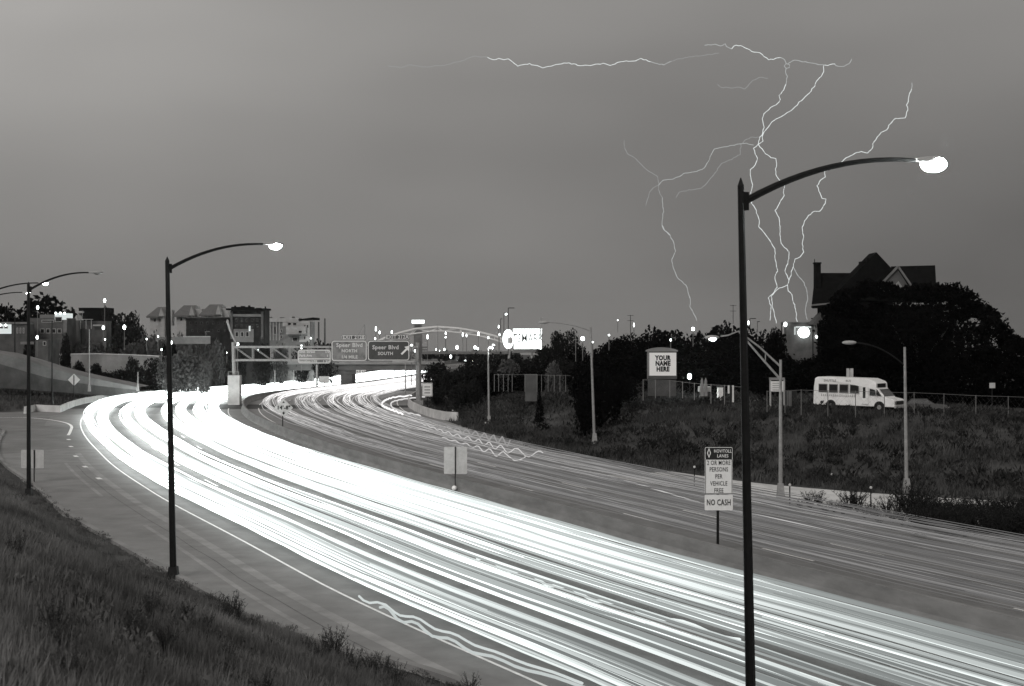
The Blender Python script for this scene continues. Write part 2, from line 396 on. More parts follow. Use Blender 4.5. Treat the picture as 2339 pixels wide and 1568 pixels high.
# ------------------------------------------------------------------ light streaks of the long exposure (glowing tubes hanging over the lanes)
HB = [(0, .22), (36, .36), (44, .55), (56, .85), (75, 1.4), (110, 2.6), (170, 4.4), (700, 4.8)]
def streak(mb_, offf, zf, i0, i1, r, gl, step=3, ns=4, rt=None):
    pts = []; a = []; rr = []; i = i0
    while i <= i1:
        p = pt(i, offf(i), zf(i)); pts.append(p); y = p.y
        a.append(gl(y)); rr.append(r*(rt(y) if rt else 1)); i += step
    if len(pts) > 2: mb_.tube(pts, rr, ns, True, a)
IEND = iy(448)
hs = MB()
lane_c = [3.7, 7.0, 10.65, 14.1]
def scale_a(i): return aoff(i)/15.3
for L, c in enumerate(lane_c):
    for side in (-1, 1):
        nn = 22
        for k in range(nn):
            lat = R.gauss(0, .24) if L < 2 else R.gauss(0, .20)
            lat = max(-.75, min(.75, lat))
            base = c+side*.66+lat
            ph = R.random()*6.3; am = R.uniform(.02, .10); wl = R.uniform(25, 70); z0 = R.uniform(.45, .75) if R.random() < .93 else R.uniform(.8, 1.0)
            lev = R.choice((1.5, 1.2, .9, .7, .55, .45, 2.2))
            if abs(lat) < .12: lev *= 1.3
            i0 = 0; i1 = IEND
            if R.random() < .12: i0 = R.randint(0, 120)
            wz = R.uniform(.0, .02); wf = R.uniform(.3, .9)
            streak(hs, lambda i, b_=base, ph=ph, am=am, wl=wl: b_*scale_a(i)+am*sin(i/wl*6.28+ph),
                   lambda i, z0=z0, wz=wz, wf=wf: z0+wz*sin(i*wf), i0, i1, R.uniform(.022, .06), lambda y, lev=lev: lev*interp(HB, y), 3, 4,
                   lambda y: 1+max(0, y-110)*.008)
tag(hs.build('headlight_streaks', MT['trail_head']), 'mass of white headlight streaks sweeping round the inbound bend', 'light streaks', kind='stuff')
TB = [(0, .11), (50, .13), (80, .16), (110, .22), (150, .40), (200, .75), (260, 1.1), (700, 1.2)]
ts = MB()
for L, c in enumerate((2.7, 5.8, 8.9, 11.7)):
    for side in (-1, 1):
        for k in range(17):
            base = c+side*.65+max(-.7, min(.7, R.gauss(0, .30)))
            ph = R.random()*6.3; am = R.uniform(.03, .16); wl = R.uniform(18, 60); z0 = R.uniform(.6, 1.0)
            lev = R.choice((1.5, 1.0, .8, 1.1, 2.0, .7))
            wz = R.choice((0, .015, .03, .05)); wf = R.uniform(.25, .6)
            streak(ts, lambda i, b_=base, ph=ph, am=am, wl=wl: -b_*(1+(doff(i)-13.4)*.055)-am*sin(i/wl*6.28+ph),
                   lambda i, z0=z0, wz=wz, wf=wf: z0+wz*sin(i*wf), 0, IEND, R.uniform(.010, .022), lambda y, lev=lev: lev*interp(TB, y), 3, 3,
                   lambda y: 1+max(0, y-110)*.012)
tag(ts.build('tail_light_streaks', MT['trail_tail']), 'thin grey tail light streaks filling the outbound lanes', 'light streaks', kind='stuff')
def wavy(name, uv, z, r, gl, amp, wl, lab, m='trail_head', d=None, flip=1):
    pts = catmull([(PX(u, (CH-z)*F/(v-HV)), (CH-z)*F/(v-HV), z) for u, v in uv], .25)
    n = len(pts); out = []; s_ = 0
    for k, p in enumerate(pts):
        if k: s_ += (p-pts[k-1]).length
        A_ = amp(k/n); out.append(Vector((p.x, p.y, p.z+A_*sin(s_/wl*2*pi)*flip)))
    mb_ = MB().tube(out, r, 6, True, [gl]*n); return tag(mb_.build(name, MT[m]), lab, 'light streak', 'wavy light streaks drawn by bouncing vehicles')
wavy('wavy_light_streak', [(1010, 1000), (1080, 1020), (1150, 1040), (1200, 1046)], 1.0, .04, .6, lambda t: .03+.26*t**1.3, 3.4, 'wavy streak ending left of the other by the right bank', 'trail_tail')
wavy('wavy_light_streak', [(930, 955), (1010, 985), (1090, 1008), (1160, 1028), (1240, 1041)], 1.0, .04, .6, lambda t: .02+.27*t**1.6, 3.4, 'wavy streak reaching farthest right toward the grassy bank', 'trail_tail', flip=-1)
wavy('wavy_light_streak', [(1000, 972), (1060, 985), (1110, 997), (1165, 1012)], 1.6, .05, .32, lambda t: .06+.28*t, 2.6, 'faint zigzag streak highest along the bank foot', 'trail_tail')
wavy('wavy_light_streak', [(868, 1388), (940, 1425), (1040, 1470), (1150, 1512), (1330, 1568), (1500, 1622)], .5, .045, .6, lambda t: .13*max(.15, 1-1.2*t), 2.6, 'wavy streak weaving over the edge line at the lower left')
wavy('wavy_light_streak', [(820, 1362), (900, 1395), (1010, 1440), (1130, 1490), (1330, 1560)], .5, .04, .7, lambda t: .11*max(.15, 1-1.2*t), 2.7, 'wavy streak just above the edge line weave', flip=-1)
wavy('wavy_light_streak', [(1090, 1277), (1180, 1305), (1290, 1345), (1420, 1385), (1560, 1425), (1690, 1462)], .6, .055, 1.0, lambda t: .11*(1-.5*t), 3.4, 'thick scalloped streak in the middle of the headlight mass')
wavy('wavy_light_streak', [(1280, 1066), (1400, 1090), (1530, 1128), (1640, 1160), (1760, 1183), (1900, 1215)], .8, .035, .55, lambda t: 0, 3.0, 'single bright straight streak in the outbound lanes', 'trail_tail')
wavy('wavy_light_streak', [(940, 904), (900, 908), (878, 916), (873, 926), (888, 934), (920, 946)], .9, .10, 1.2, lambda t: 0.05, 3.0, 'short hooked streak turning at the exit by the wall', 'trail_tail')
wavy('wavy_light_streak', [(970, 907), (930, 911), (900, 917), (893, 925), (905, 936), (960, 950)], .9, .08, .8, lambda t: 0.03, 3.0, 'pale hooked streak right of the brighter exit hook', 'trail_tail')
# ------------------------------------------------------------------ text
def text_mesh(s, size, align='CENTER', bold=0.0, sx_=1.0):
    c = bpy.data.curves.new('legend', 'FONT'); c.body = s; c.size = size; c.align_x = align; c.align_y = 'CENTER'; c.offset = bold; c.extrude = .004; c.space_character = 1.08; c.resolution_u = 2
    o = bpy.data.objects.new('legend', c); COL.objects.link(o); dg = bpy.context.evaluated_depsgraph_get(); dg.update()
    me = bpy.data.meshes.new_from_object(o.evaluated_get(dg)); bpy.data.objects.remove(o); bpy.data.curves.remove(c)
    for v in me.vertices: v.co.x *= sx_
    return me
def legend(s, loc, size, parent, m, name='legend', align='CENTER', bold=0., sx_=1., rz_=0):     # faces -Y
    me = text_mesh(s, size, align, bold, sx_); me.materials.clear(); me.materials.append(MT[m])
    o = bpy.data.objects.new(name, me); COL.objects.link(o); o.parent = parent; o.location = loc; o.rotation_euler = (pi/2, 0, rz_); return o
def rrect(x0, x1, z0, z1, r, y=0):
    pts = []
    for cx, cz, a in ((x1-r, z1-r, 0), (x0+r, z1-r, 90), (x0+r, z0+r, 180), (x1-r, z0+r, 270)):
        for k in range(5): t = radians(a+k*22.5); pts.append((cx+r*cos(t), y, cz+r*sin(t)))
    return pts
def frame_strip(mb_, x0, x1, z0, z1, w, y):      # thin border
    mb_.box(((x0+x1)/2, y, z1-w/2), (x1-x0, .01, w)); mb_.box(((x0+x1)/2, y, z0+w/2), (x1-x0, .01, w))
    mb_.box((x0+w/2, y, (z0+z1)/2), (w, .01, z1-z0-2*w)); mb_.box((x1-w/2, y, (z0+z1)/2), (w, .01, z1-z0-2*w))
# ------------------------------------------------------------------ tall dark lamps on the near kerb
def big_lamp(u0, vb, u1, vt, L, label, lit, group='dark cobra-head lamps along the near kerb', k_=1., d=None):
    d = d or CH*F/(vb-HV); zb = PZ(vb, d); b0 = Vector((PX(u0, d), d, zb)); tp = Vector((PX(u1, d), d, PZ(vt, d)))
    t = empty('street_lamp', b0, label, 'street lamp', group)
    h = tp-b0
    r0, r1 = .135*k_, .082*k_
    p = MB().tube([(0, 0, 0), tuple(h*.5), tuple(h)], [r0, (r0+r1)/2, r1], 8); p.tube([tuple(h), tuple(h+Vector((0, 0, .16)))], [r1, .01], 8); p.build('pole', MT['pole_dark'], t)
    MB().box((0, 0, .22), (.42, .42, .5), 0, .75).build('base_plate', MT['pole_dark'], t)
    dr = Vector((.887, .463, 0)); br = h-Vector((0, 0, .30))
    q = MB(); q.box(tuple(br+dr*.07), (.17*k_+.03, .13, .36), math.atan2(.463, .887)); q.build('bracket', MT['pole_dark'], t)
    arm = []; 
    for k in range(13):
        s_ = k/12; arm.append(tuple(br+dr*(.1+s_*(L-.55))+Vector((0, 0, 1.06*(1-(1-s_)**2.1)))))
    MB().tube(arm, [.075-.03*k/12 for k in range(13)], 8).build('arm', MT['pole_dark'], t)
    e_ = Vector(arm[-1]); hd = MB(); a = math.atan2(.463, .887)
    prof_ = [(0, .05, .05), (.12, .09, .07), (.35, .16, .11), (.6, .18, .12), (.8, .13, .08), (.86, .02, .02)]
    n = 8; base = 0
    for s_, w_, h_ in prof_:
        for k in range(n):
            an = 2*pi*k/n; hd.v.append(tuple(e_+dr*s_+Vector((-dr.y, dr.x, 0))*w_*cos(an)+Vector((0, 0, h_*sin(an)*(1 if sin(an) > 0 else .5)))))
    for i in range(len(prof_)-1):
        for k in range(n): hd.f.append((i*n+k, i*n+(k+1) % n, (i+1)*n+(k+1) % n, (i+1)*n+k))
    head = hd.build('lamp_head', MT['lamp_body'], t, True)
    if lit is not None:
        ln = MB().ball(tuple(e_+dr*.52+Vector((0, 0, -.06))), .17*lit, 14, 10, (1.25, 1, .72)); ln.build('lens', MT['lamp_on'], head, True)
    else:
        MB().ball(tuple(e_+dr*.5+Vector((0, 0, -.06))), .14, 10, 6, (1.2, 1, .5)).build('lens', MT['trim'], head, True)
    return t
big_lamp(1717, 1700, 1692, 425, 5.0, 'largest dark lamp post, nearest the camera, with its lamp lit', 1.3, d=28, k_=.80)
big_lamp(396, 1322, 382, 596, 4.3, 'dark lamp post standing in front of the headlight mass, lamp lit', 1.15)
big_lamp(66, 1134, 65, 650, 3.9, 'dark lamp post beside the back of a sign, its lamp unlit', None)
big_lamp(-45, 1056, -45, 668, 4.6, 'lit lamp on an arm crossing behind the unlit lamp post', .9)
big_lamp(-58, 1003, -58, 686, 4.6, 'lowest of the dark arms at the left edge, lamp lit', .8)
# ------------------------------------------------------------------ foliage
def crown_mesh(name, blobs, n, ls, m, seed=1, inner=.55):
    rr = random.Random(seed); V_ = []; F_ = []
    tot = [b[3]*b[4]+b[4]*b[5]+b[3]*b[5] for b in blobs]; s_ = sum(tot)
    for bi, (cx, cy, cz, rx, ry, rz_) in enumerate(blobs):
        for _ in range(int(n*tot[bi]/s_)):
            th = math.acos(rr.uniform(-1, 1)); ph = rr.uniform(0, 2*pi); d = Vector((sin(th)*cos(ph), sin(th)*sin(ph), cos(th)))
            nn = noise.noise(d*2.6+Vector((seed*3.1, bi*7.7, 0))); n2 = noise.noise(d*6+Vector((bi, seed, 2)))
            if n2 < -.22 and rr.random() < .7: continue
            rad = (inner+(1.08-inner)*rr.random()**.5)*(1+.38*nn+.16*n2)
            p = Vector((cx+rx*d.x*rad, cy+ry*d.y*rad, cz+rz_*d.z*rad))
            a = Vector((rr.gauss(0, 1), rr.gauss(0, 1), rr.gauss(0, 1))).normalized(); b_ = a.cross(Vector((rr.gauss(0, 1), rr.gauss(0, 1), rr.gauss(0, 1)))).normalized()
            l = ls*rr.uniform(.6, 1.5); w = l*rr.uniform(.35, .7); k = len(V_)
            V_ += [tuple(p-a*l*.5), tuple(p+b_*w*.5), tuple(p+a*l*.5), tuple(p-b_*w*.5)]; F_.append((k, k+1, k+2, k+3))
    me = bpy.data.meshes.new(name); me.from_pydata(V_, [], F_); me.materials.append(MT[m]); return me
def rand_blobs(seed, kind='round'):
    rr = random.Random(seed); B = []
    if kind == 'round':
        B.append((0, 0, .55, .36, .36, .34))
        for k in range(9):
            a = rr.uniform(0, 6.28); q = rr.uniform(.18, .34); z = rr.uniform(.32, .82); r = rr.uniform(.13, .22); B.append((q*cos(a), q*sin(a), z, r, r, r*.85))
    elif kind == 'cone':
        for k in range(9):
            z = .1+.86*k/8; r = .36*(1-z)+.05; B.append((rr.uniform(-.04, .04), rr.uniform(-.04, .04), z*.95, r, r, .12))
    elif kind == 'shrub':
        for k in range(7):
            a = rr.uniform(0, 6.28); q = rr.uniform(0, .30); r = rr.uniform(.2, .32); B.append((q*cos(a), q*sin(a), rr.uniform(.22, .62), r, r, r*1.1))
    return B
CM = {}
for kind, cnt, n, ls in (('round', 4, 5200, .05), ('cone', 2, 3200, .05), ('shrub', 3, 2600, .075)):
    for k in range(cnt):
        for mt_ in ('leaf', 'leaf_black', 'leaf_pale'):
            if mt_ == 'leaf_pale' and kind == 'cone': continue
            CM[(kind, k, mt_)] = crown_mesh('crown', rand_blobs(k*5+3, kind), n, ls, mt_, k+1)
tr = MB().tube([(0, 0, 0), (.01, 0, .25), (0, .01, .6)], [.035, .022, .008], 7)
for a, z in ((.5, .28), (2.2, .34), (3.9, .3), (5.2, .42)): tr.tube([(0, 0, z), (.12*cos(a), .12*sin(a), z+.14), (.24*cos(a), .24*sin(a), z+.28)], [.014, .009, .003], 5)
trm = tr.build('trunk', MT['bark']); trunk_me = trm.data; bpy.data.objects.remove(trm)
NT = [0]
def tree(u, vt, w, d, label, kind='round', m='leaf', group=None, base=None, cat='tree', name='tree', dy=1.0):
    x = PX(u, d); zb = H(x, d) if base is None else base
    h = PZ(vt, d)-zb; wd = w*d/F
    if h < .3: h = .3
    t = empty(name, (x, d, zb-.1), label, cat, group); NT[0] += 1; r = random.Random(NT[0])
    cnt = {'round': 4, 'cone': 2, 'shrub': 3}[kind]; rz_ = r.uniform(0, 6.28)
    c = bpy.data.objects.new('crown', CM[(kind, r.randrange(cnt), m)]); COL.objects.link(c); c.parent = t
    c.scale = (wd/.88, wd/.88*dy, h/.97); c.rotation_euler = (0, 0, rz_)
    if kind != 'shrub':
        k = bpy.data.objects.new('trunk', trunk_me); COL.objects.link(k); k.parent = t; k.scale = (min(wd, h)*.9, min(wd, h)*.9, h)
    return t
# tree line on the right plateau (behind the fence)
G1 = 'trees of the dark tree line on the right'
tl = [(1000, 818, 60, 215), (1040, 838, 46, 190), (1085, 815, 62, 200), (1120, 800, 60, 225), (1165, 806, 60, 215), (1210, 802, 56, 220), (1250, 770, 50, 215), (1290, 750, 44, 210), (1325, 780, 50, 205), (1365, 790, 44, 200),
      (1395, 772, 46, 195), (1425, 757, 56, 195), (1465, 756, 54, 205), (1510, 738, 74, 215), (1555, 752, 64, 210), (1600, 748, 60, 220), (1645, 733, 70, 215), (1682, 727, 62, 222), (1722, 748, 60, 210),
      (1768, 738, 46, 200), (1745, 800, 70, 175), (1800, 800, 60, 185), (1690, 800, 90, 170), (1620, 795, 90, 165), (1560, 800, 90, 168), (1480, 790, 90, 172), (1420, 800, 80, 172), (1850, 800, 70, 180), (1340, 820, 60, 180), (1290, 820, 60, 185)]
def seg(u): return 'below the blazing store sign' if u < 1245 else 'around the round lamp glow' if u < 1340 else 'behind the tall grey lamp post' if u < 1440 else 'behind the name signboard' if u < 1560 else 'left of the nearest pole' if u < 1690 else 'right of the nearest pole'
for u, vt, w, d in tl:
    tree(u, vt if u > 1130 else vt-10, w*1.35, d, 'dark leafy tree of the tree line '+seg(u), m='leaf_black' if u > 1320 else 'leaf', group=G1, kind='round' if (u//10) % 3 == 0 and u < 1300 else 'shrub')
for u, vt, w, d in ((1600, 830, 110, 150), (1700, 830, 110, 152), (1800, 840, 100, 150), (1500, 850, 60, 160), (1880, 850, 120, 152), (1760, 850, 80, 146)):
    tree(u, vt, w, d, 'black low tree mass filling the gap behind the parked cars', m='leaf_black', group='low black trees behind the parked cars', kind='shrub', base=2.6)
for u, vt, w, d in ((1240, 835, 90, 190), (1300, 838, 90, 190), (1360, 830, 90, 188), (1420, 835, 100, 178), (1470, 830, 100, 176), (1540, 830, 100, 176), (1610, 830, 100, 172), (1680, 830, 110, 172), (1750, 832, 110, 172), (1820, 832, 110, 172), (1770, 775, 70, 200), (1700, 770, 80, 200), (1640, 770, 80, 200), (1580, 780, 80, 200), (1520, 775, 80, 200), (1460, 785, 80, 198), (1885, 790, 60, 160), (1180, 836, 80, 195), (1120, 838, 70, 195)):
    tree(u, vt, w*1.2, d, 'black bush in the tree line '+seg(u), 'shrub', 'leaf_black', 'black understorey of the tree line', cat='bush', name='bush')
for u, vt, w, d in ((1900, 870, 90, 134), (1960, 868, 90, 136), (2040, 868, 90, 138), (2110, 866, 90, 138), (2180, 870, 90, 138), (2250, 870, 90, 138), (2320, 872, 90, 138), (2390, 872, 90, 138), (2460, 880, 90, 140)):
    tree(u, vt, w, d, 'black undergrowth below the broad tree behind the bus', 'shrub', 'leaf_black', 'black undergrowth behind the bus', cat='bush', name='bush', base=2.2)
tree(1267, 816, 46, 165, 'pale round bush in front of the dark tree line', 'shrub', 'leaf_pale', cat='bush', name='bush')
tree(1160, 812, 70, 195, 'greyish bush below the big lit sign', 'shrub', 'leaf_pale', cat='bush', name='bush')
tree(1233, 884, 30, 132, 'small dark pointed shrub alone on the open bank', 'cone', 'leaf_black', cat='shrub', name='shrub', base=1.2)
for u, vt, w, d, bz in ((1360, 822, 96, 128, 1.0), (1335, 870, 46, 122, .9), (1392, 850, 60, 131, 1.8), (1430, 850, 70, 140, 2.8), (1318, 838, 40, 150, 2.5)):
    tree(u, vt, w, d, 'big black bush beside the light pole on the bank', 'shrub', 'leaf_black', group='black bushes by the light pole on the bank', cat='bush', name='bush', base=bz)
for u, vt, w, d in ((1000, 880, 34, 185), (1050, 866, 46, 172), (1086, 858, 44, 172)):
    tree(u, vt, w, d, 'dark scrub at the exit end of the grassy bank', 'shrub', 'leaf', group='scrub at the exit end of the bank', cat='bush', name='bush')
# broad tree in front of the house
dB = 138.; 
def bB(u, v, w, h, dd=0): d = dB+dd; return (PX(u, d), dd, PZ(v, d), w*d/F/2, w*d/F/2*.7, h*d/F/2)
bl = [bB(1990, 790, 200, 150), bB(2080, 780, 200, 170), bB(2170, 800, 170, 160), bB(1950, 860, 150, 130), bB(2040, 870, 220, 130), bB(2190, 880, 220, 130), bB(2290, 870, 120, 120), bB(2380, 880, 120, 120)]
_r = random.Random(21)
for u, v in ((1915, 690), (1935, 678), (1960, 668), (1985, 662), (2015, 664), (2045, 670), (2075, 672), (2105, 670), (2135, 668), (2162, 664), (2185, 672), (2208, 684), (2220, 700), (2238, 705), (2255, 722), (2270, 742), (2288, 756), (2300, 775), (2322, 790), (2340, 800), (2365, 790),
             (1902, 715), (1895, 745), (1900, 780), (1895, 815), (1890, 850), (1905, 880), (2240, 760), (2250, 800), (2200, 720), (2160, 710), (2110, 715), (2060, 715), (2010, 710), (1960, 715), (1930, 740), (2280, 810), (2320, 830)):
    w_ = _r.uniform(44, 66); bl.append(bB(u+_r.uniform(-4, 4), v+_r.uniform(-3, 5), w_, w_*_r.uniform(.55, .8), _r.uniform(-3, 3)))
tb = empty('tree', (PX(2090, dB), dB, 3.4), 'broad black tree hiding the lower half of the dark house', 'tree')
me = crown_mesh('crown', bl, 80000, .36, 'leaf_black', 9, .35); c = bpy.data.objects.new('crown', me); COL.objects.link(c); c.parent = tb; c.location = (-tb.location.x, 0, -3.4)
t_ = MB().tube([(0, 0, -.5), (.2, 0, 2), (0, 0, 6)], [.5, .38, .2], 8)
for a in (.3, 1.6, 2.6, 4.1, 5.4): t_.tube([(0, 0, 2.5), (2*cos(a), 1.5*sin(a), 4.5), (4.5*cos(a), 2*sin(a), 7)], [.22, .14, .05], 6)
t_.build('trunk', MT['bark'], tb)
# left background trees
for u, vt, w, d, lab in ((112, 658, 165, 285, 'large dark tree above the modern building with the glowing wall'), (5, 682, 80, 280, 'dark tree cut off by the left edge'), (45, 706, 40, 285, 'small dark tree between the two tallest on the left'),
                    (162, 690, 44, 284, 'dark tree touching the right side of the largest left tree'), (262, 694, 62, 285, 'dark tree behind the tall lamp on the left hill'), (305, 700, 60, 290, 'dark tree left of the gabled row houses'),
                    (283, 730, 80, 270, 'dark tree behind the brightest star-like lamp'), (325, 735, 40, 285, 'dark tree just under the first gabled roof'),
                    (600, 760, 46, 300, 'round dark tree in front of the pale apartment block'), (742, 770, 50, 330, 'low dark tree above the gantry signs'), (390, 757, 34, 262, 'round black tree crossed by the lamp post')):
    tree(u, vt, w*1.1, d, lab, 'shrub', m='leaf_black' if w > 90 or u < 50 or u == 390 else 'leaf')
for u, vt, w, d in ((352, 742, 44, 318), (384, 748, 50, 316), (418, 752, 40, 300), (466, 744, 40, 316), (330, 752, 40, 300), (500, 768, 40, 300), (540, 774, 44, 300), (640, 772, 44, 330), (690, 776, 40, 332), (205, 745, 50, 290), (150, 752, 30, 255), (66, 752, 26, 256)):
    tree(u, vt, w, d, 'soft grey bush standing before the walls of the left buildings', 'shrub', 'leaf_pale' if (u//2) % 3 else 'leaf', 'bushes before the left buildings', cat='bush', name='bush')
G2 = 'grey bushes on the left hillside'
for u, vt, w, d in ((180, 762, 60, 268), (225, 772, 60, 268), (300, 760, 80, 268), (345, 760, 70, 268), (370, 768, 60, 268), (110, 766, 50, 268), (50, 766, 60, 266), (10, 768, 60, 266), (65, 812, 36, 212), (140, 778, 50, 268), (265, 778, 60, 270),
                    (178, 818, 30, 258), (140, 822, 18, 258), (222, 824, 34, 258), (300, 808, 36, 258), (275, 832, 50, 256), (320, 828, 50, 256), (355, 806, 60, 252), (240, 840, 60, 254), (190, 840, 50, 254), (100, 832, 30, 254), (340, 838, 60, 250), (150, 843, 60, 250), (380, 838, 60, 246)):
    tree(u, vt, w, d, ('grey bush on the left hillside '+('behind' if d > 262 else 'in front of')+' the long retaining wall'), 'shrub', 'leaf' if vt > 800 or u < 150 else 'leaf_pale', G2, cat='bush', name='bush')
tree(432, 778, 90, 236, 'tallest pale willow-like bush left of the gantry', 'shrub', 'leaf_pale', cat='bush', name='bush')
tree(468, 815, 36, 232, 'pale bush at the right side of the willow-like one', 'shrub', 'leaf_pale', cat='bush', name='bush')
tree(395, 800, 60, 234, 'pale bush under the willow-like one, nearest the lamp post', 'shrub', 'leaf_pale', cat='bush', name='bush')
for k in range(26):
    u = 955+k*9+R.uniform(-3, 3); tree(u, 803+R.uniform(-5, 7), 24, 640+R.uniform(-60, 60), 'tiny dark tree far behind the exit', 'round', 'leaf', 'distant trees behind the exit', base=-8)
# ------------------------------------------------------------------ grass and weeds
def blades(name, pts, hgt, wid, m, lab, lean=.35, clump=3, seed=3):
    rr = random.Random(seed); V_ = []; F_ = []
    for (x, y, s_) in pts:
        z = H(x, y)
        for _ in range(clump):
            a = rr.uniform(0, 6.28); h = hgt*s_*rr.uniform(.5, 1.3); w = wid*s_*rr.uniform(.7, 1.3); lx = rr.gauss(.08, lean)*h; ly = rr.gauss(0, lean)*h
            px = x+rr.gauss(0, .12); py = y+rr.gauss(0, .12); k = len(V_); c_, s2 = cos(a)*w, sin(a)*w
            V_ += [(px-c_, py-s2, z-.05), (px+c_, py+s2, z-.05), (px+lx*.45+c_*.6, py+ly*.45+s2*.6, z+h*.6), (px+lx*.45-c_*.6, py+ly*.45-s2*.6, z+h*.6), (px+lx, py+ly, z+h)]
            F_ += [(k, k+1, k+2, k+3), (k+3, k+2, k+4)]
    me = bpy.data.meshes.new(name); me.from_pydata(V_, [], F_); me.materials.append(MT[m]); o = bpy.data.objects.new(name, me); COL.objects.link(o)
    return tag(o, lab, 'grass', kind='stuff')
pts = []
rr = random.Random(11)
while len(pts) < 60000:
    d = 5+ (rr.random()**1.25)*115; u = rr.uniform(-60, 1250); x = PX(u, d)
    dl = sdist(LK, x, d) 
    if dl < .45: continue
    nzv = noise.noise((x*.3, d*.3, 1))
    if rr.random() > .72+.6*nzv: continue
    pts.append((x, d, (.75+.5*nzv)*(1 if dl > 1.5 else .6)*(1 if d < 60 else 1.25)))
blades('bank_grass', pts, .34, .009, 'grass', 'dark unmown grass covering the near bank at the lower left', .22, 4)
pts = []
while len(pts) < 34000:
    x = rr.uniform(-14, 62); y = rr.uniform(78, 205); dr = -sdist(RK, x, y)
    if dr < .3 or dr > 48: continue
    nzv = noise.noise((x*.15, y*.15, 7))
    if rr.random() > .6+.9*nzv: continue
    pts.append((x, y, .8+.7*nzv))
blades('far_bank_grass', pts, .55, .035, 'grass_far', 'coarse grass and low scrub on the bank across the freeway', .35, 3)
pts = []
while len(pts) < 7000:
    x = rr.uniform(-110, -50); y = rr.uniform(165, 235)
    if sdist(FK, x, y) < .8: continue
    pts.append((x, y, 1))
blades('hillside_grass', pts, .5, .05, 'grass_far', 'rough grass on the far left slope below the ramp', .35, 3)
def clumps(name, pts, m, lab, seed=5, nq=26, ls=.22):
    r2 = random.Random(seed); V_ = []; F_ = []
    for x, y, sz in pts:
        z = H(x, y); ax_ = r2.uniform(.7, 1.6)
        for _ in range(int(nq*r2.uniform(.6, 1.4))):
            d_ = Vector((r2.gauss(0, 1), r2.gauss(0, 1), r2.gauss(0, 1))).normalized()*r2.random()**.4
            p = Vector((x+d_.x*sz*ax_, y+d_.y*sz, z+sz*.45+d_.z*sz*.6)); a = Vector((r2.gauss(0, .6), r2.gauss(0, .6), 1)).normalized(); b_ = a.cross(Vector((r2.gauss(0, 1), r2.gauss(0, 1), 0))).normalized()
            l = ls*sz*r2.uniform(.7, 1.7); w = l*.4; k = len(V_); V_ += [tuple(p-a*l), tuple(p+b_*w), tuple(p+a*l), tuple(p-b_*w)]; F_.append((k, k+1, k+2, k+3))
    me = bpy.data.meshes.new(name); me.from_pydata(V_, [], F_); me.materials.append(MT[m]); o = bpy.data.objects.new(name, me); COL.objects.link(o)
    return tag(o, lab, 'ground cover', kind='stuff')
mat('scrub', .045, 1, .6, .2, c2=.010, spec=.03); mat('scrub_near', .12, 1, .5, .8, c2=.05, spec=.03)
pts = []
while len(pts) < 2600:
    x = rr.uniform(-14, 64); y = rr.uniform(80, 190); dr = -sdist(RK, x, y)
    if dr < 1.2 or dr > 44 or noise.noise((x*.09, y*.09, 2)) < rr.uniform(-.5, .25): continue
    pts.append((x, y, rr.uniform(.25, .85)))
clumps('bank_scrub', pts, 'scrub', 'low dark scrub dotted over the bank across the freeway')
pts = []
for k in range(1500):
    d = rr.uniform(9, 60)**1.0; i_ = rr.randrange(len(LKs)-1)
    if k < 700: p = LKs[i_]; n_ = Vector((-(LKs[i_+1]-p).y, (LKs[i_+1]-p).x, 0)).normalized(); x, y = (p+n_*rr.expovariate(1.1))[:2]; y = y; s_ = rr.uniform(.10, .32)
    else: x = PX(rr.uniform(-40, 1150), d); y = d; s_ = rr.uniform(.10, .30)
    if sdist(LK, x, y) > -.1 and y < 90: pts.append((x, y, s_))
clumps('kerbside_scrub', pts, 'scrub_near', 'low leafy weeds scattered through the near grass and along the kerb', nq=80, ls=.13)
WME = []
for s_ in range(4):
    q = MB(); r2 = random.Random(40+s_)
    for k in range(26):
        a = r2.uniform(0, 6.28); l = r2.uniform(.15, .5); h = r2.uniform(.5, 1.0)
        base = Vector((0, 0, 0)); tip = Vector((l*cos(a), l*sin(a), h)); mid = tip*.5+Vector((0, 0, .12))
        q.tube([base, mid, tip], [.012, .009, .003], 3)
        for j in range(16):
            t = r2.uniform(.25, 1.0); p = base.lerp(tip, t)+Vector((0, 0, .2*t*(1-t)*2)); dv = Vector((r2.gauss(0, 1), r2.gauss(0, 1), r2.gauss(.4, 1))).normalized()*r2.uniform(.06, .14)
            e2 = Vector((r2.gauss(0, 1), r2.gauss(0, 1), r2.gauss(0, 1))).normalized()*.025; q.poly([p-e2, p+dv*.5+e2, p+dv, p+e2*.5])
    o = q.build('foliage', MT['weed']); WME.append(o.data); bpy.data.objects.remove(o)
for k in range(4): m2 = WME[k].copy(); m2.materials.clear(); m2.materials.append(MT['weed_dark']); WME.append(m2)
def weed(x, y, h, lab, group=None, w=1., dk=0):
    t = bpy.data.objects.new('weed', WME[R.randrange(4)+4*dk]); COL.objects.link(t); t.location = (x, y, H(x, y)-.03); t.scale = (h*w, h*w, h); t.rotation_euler = (0, 0, R.uniform(0, 6.28)); tag(t, lab, 'weed', group)
for u, v, h in ((1850, 1166, 1.1), (1870, 1160, 1.0), (1905, 1172, .8), (1828, 1163, .7), (1885, 1176, .7), (1940, 1172, 1.5), (1958, 1170, 1.4), (1925, 1180, 1.0), (1975, 1185, 1.1), (2000, 1190, .9), (2025, 1180, 1.2), (2050, 1178, 1.3), (2072, 1180, 1.9), (2095, 1182, 1.7), (2120, 1192, 1.4), (2010, 1200, .8), (1990, 1178, .7), (2040, 1195, 1.), (2060, 1202, 1.)):
    d = CH*F/(v-HV); weed(PX(u, d), d, h, 'dark weed clump on the gravel between the ramp and the freeway', 'weeds on the gravel strip', 1.2, 1)
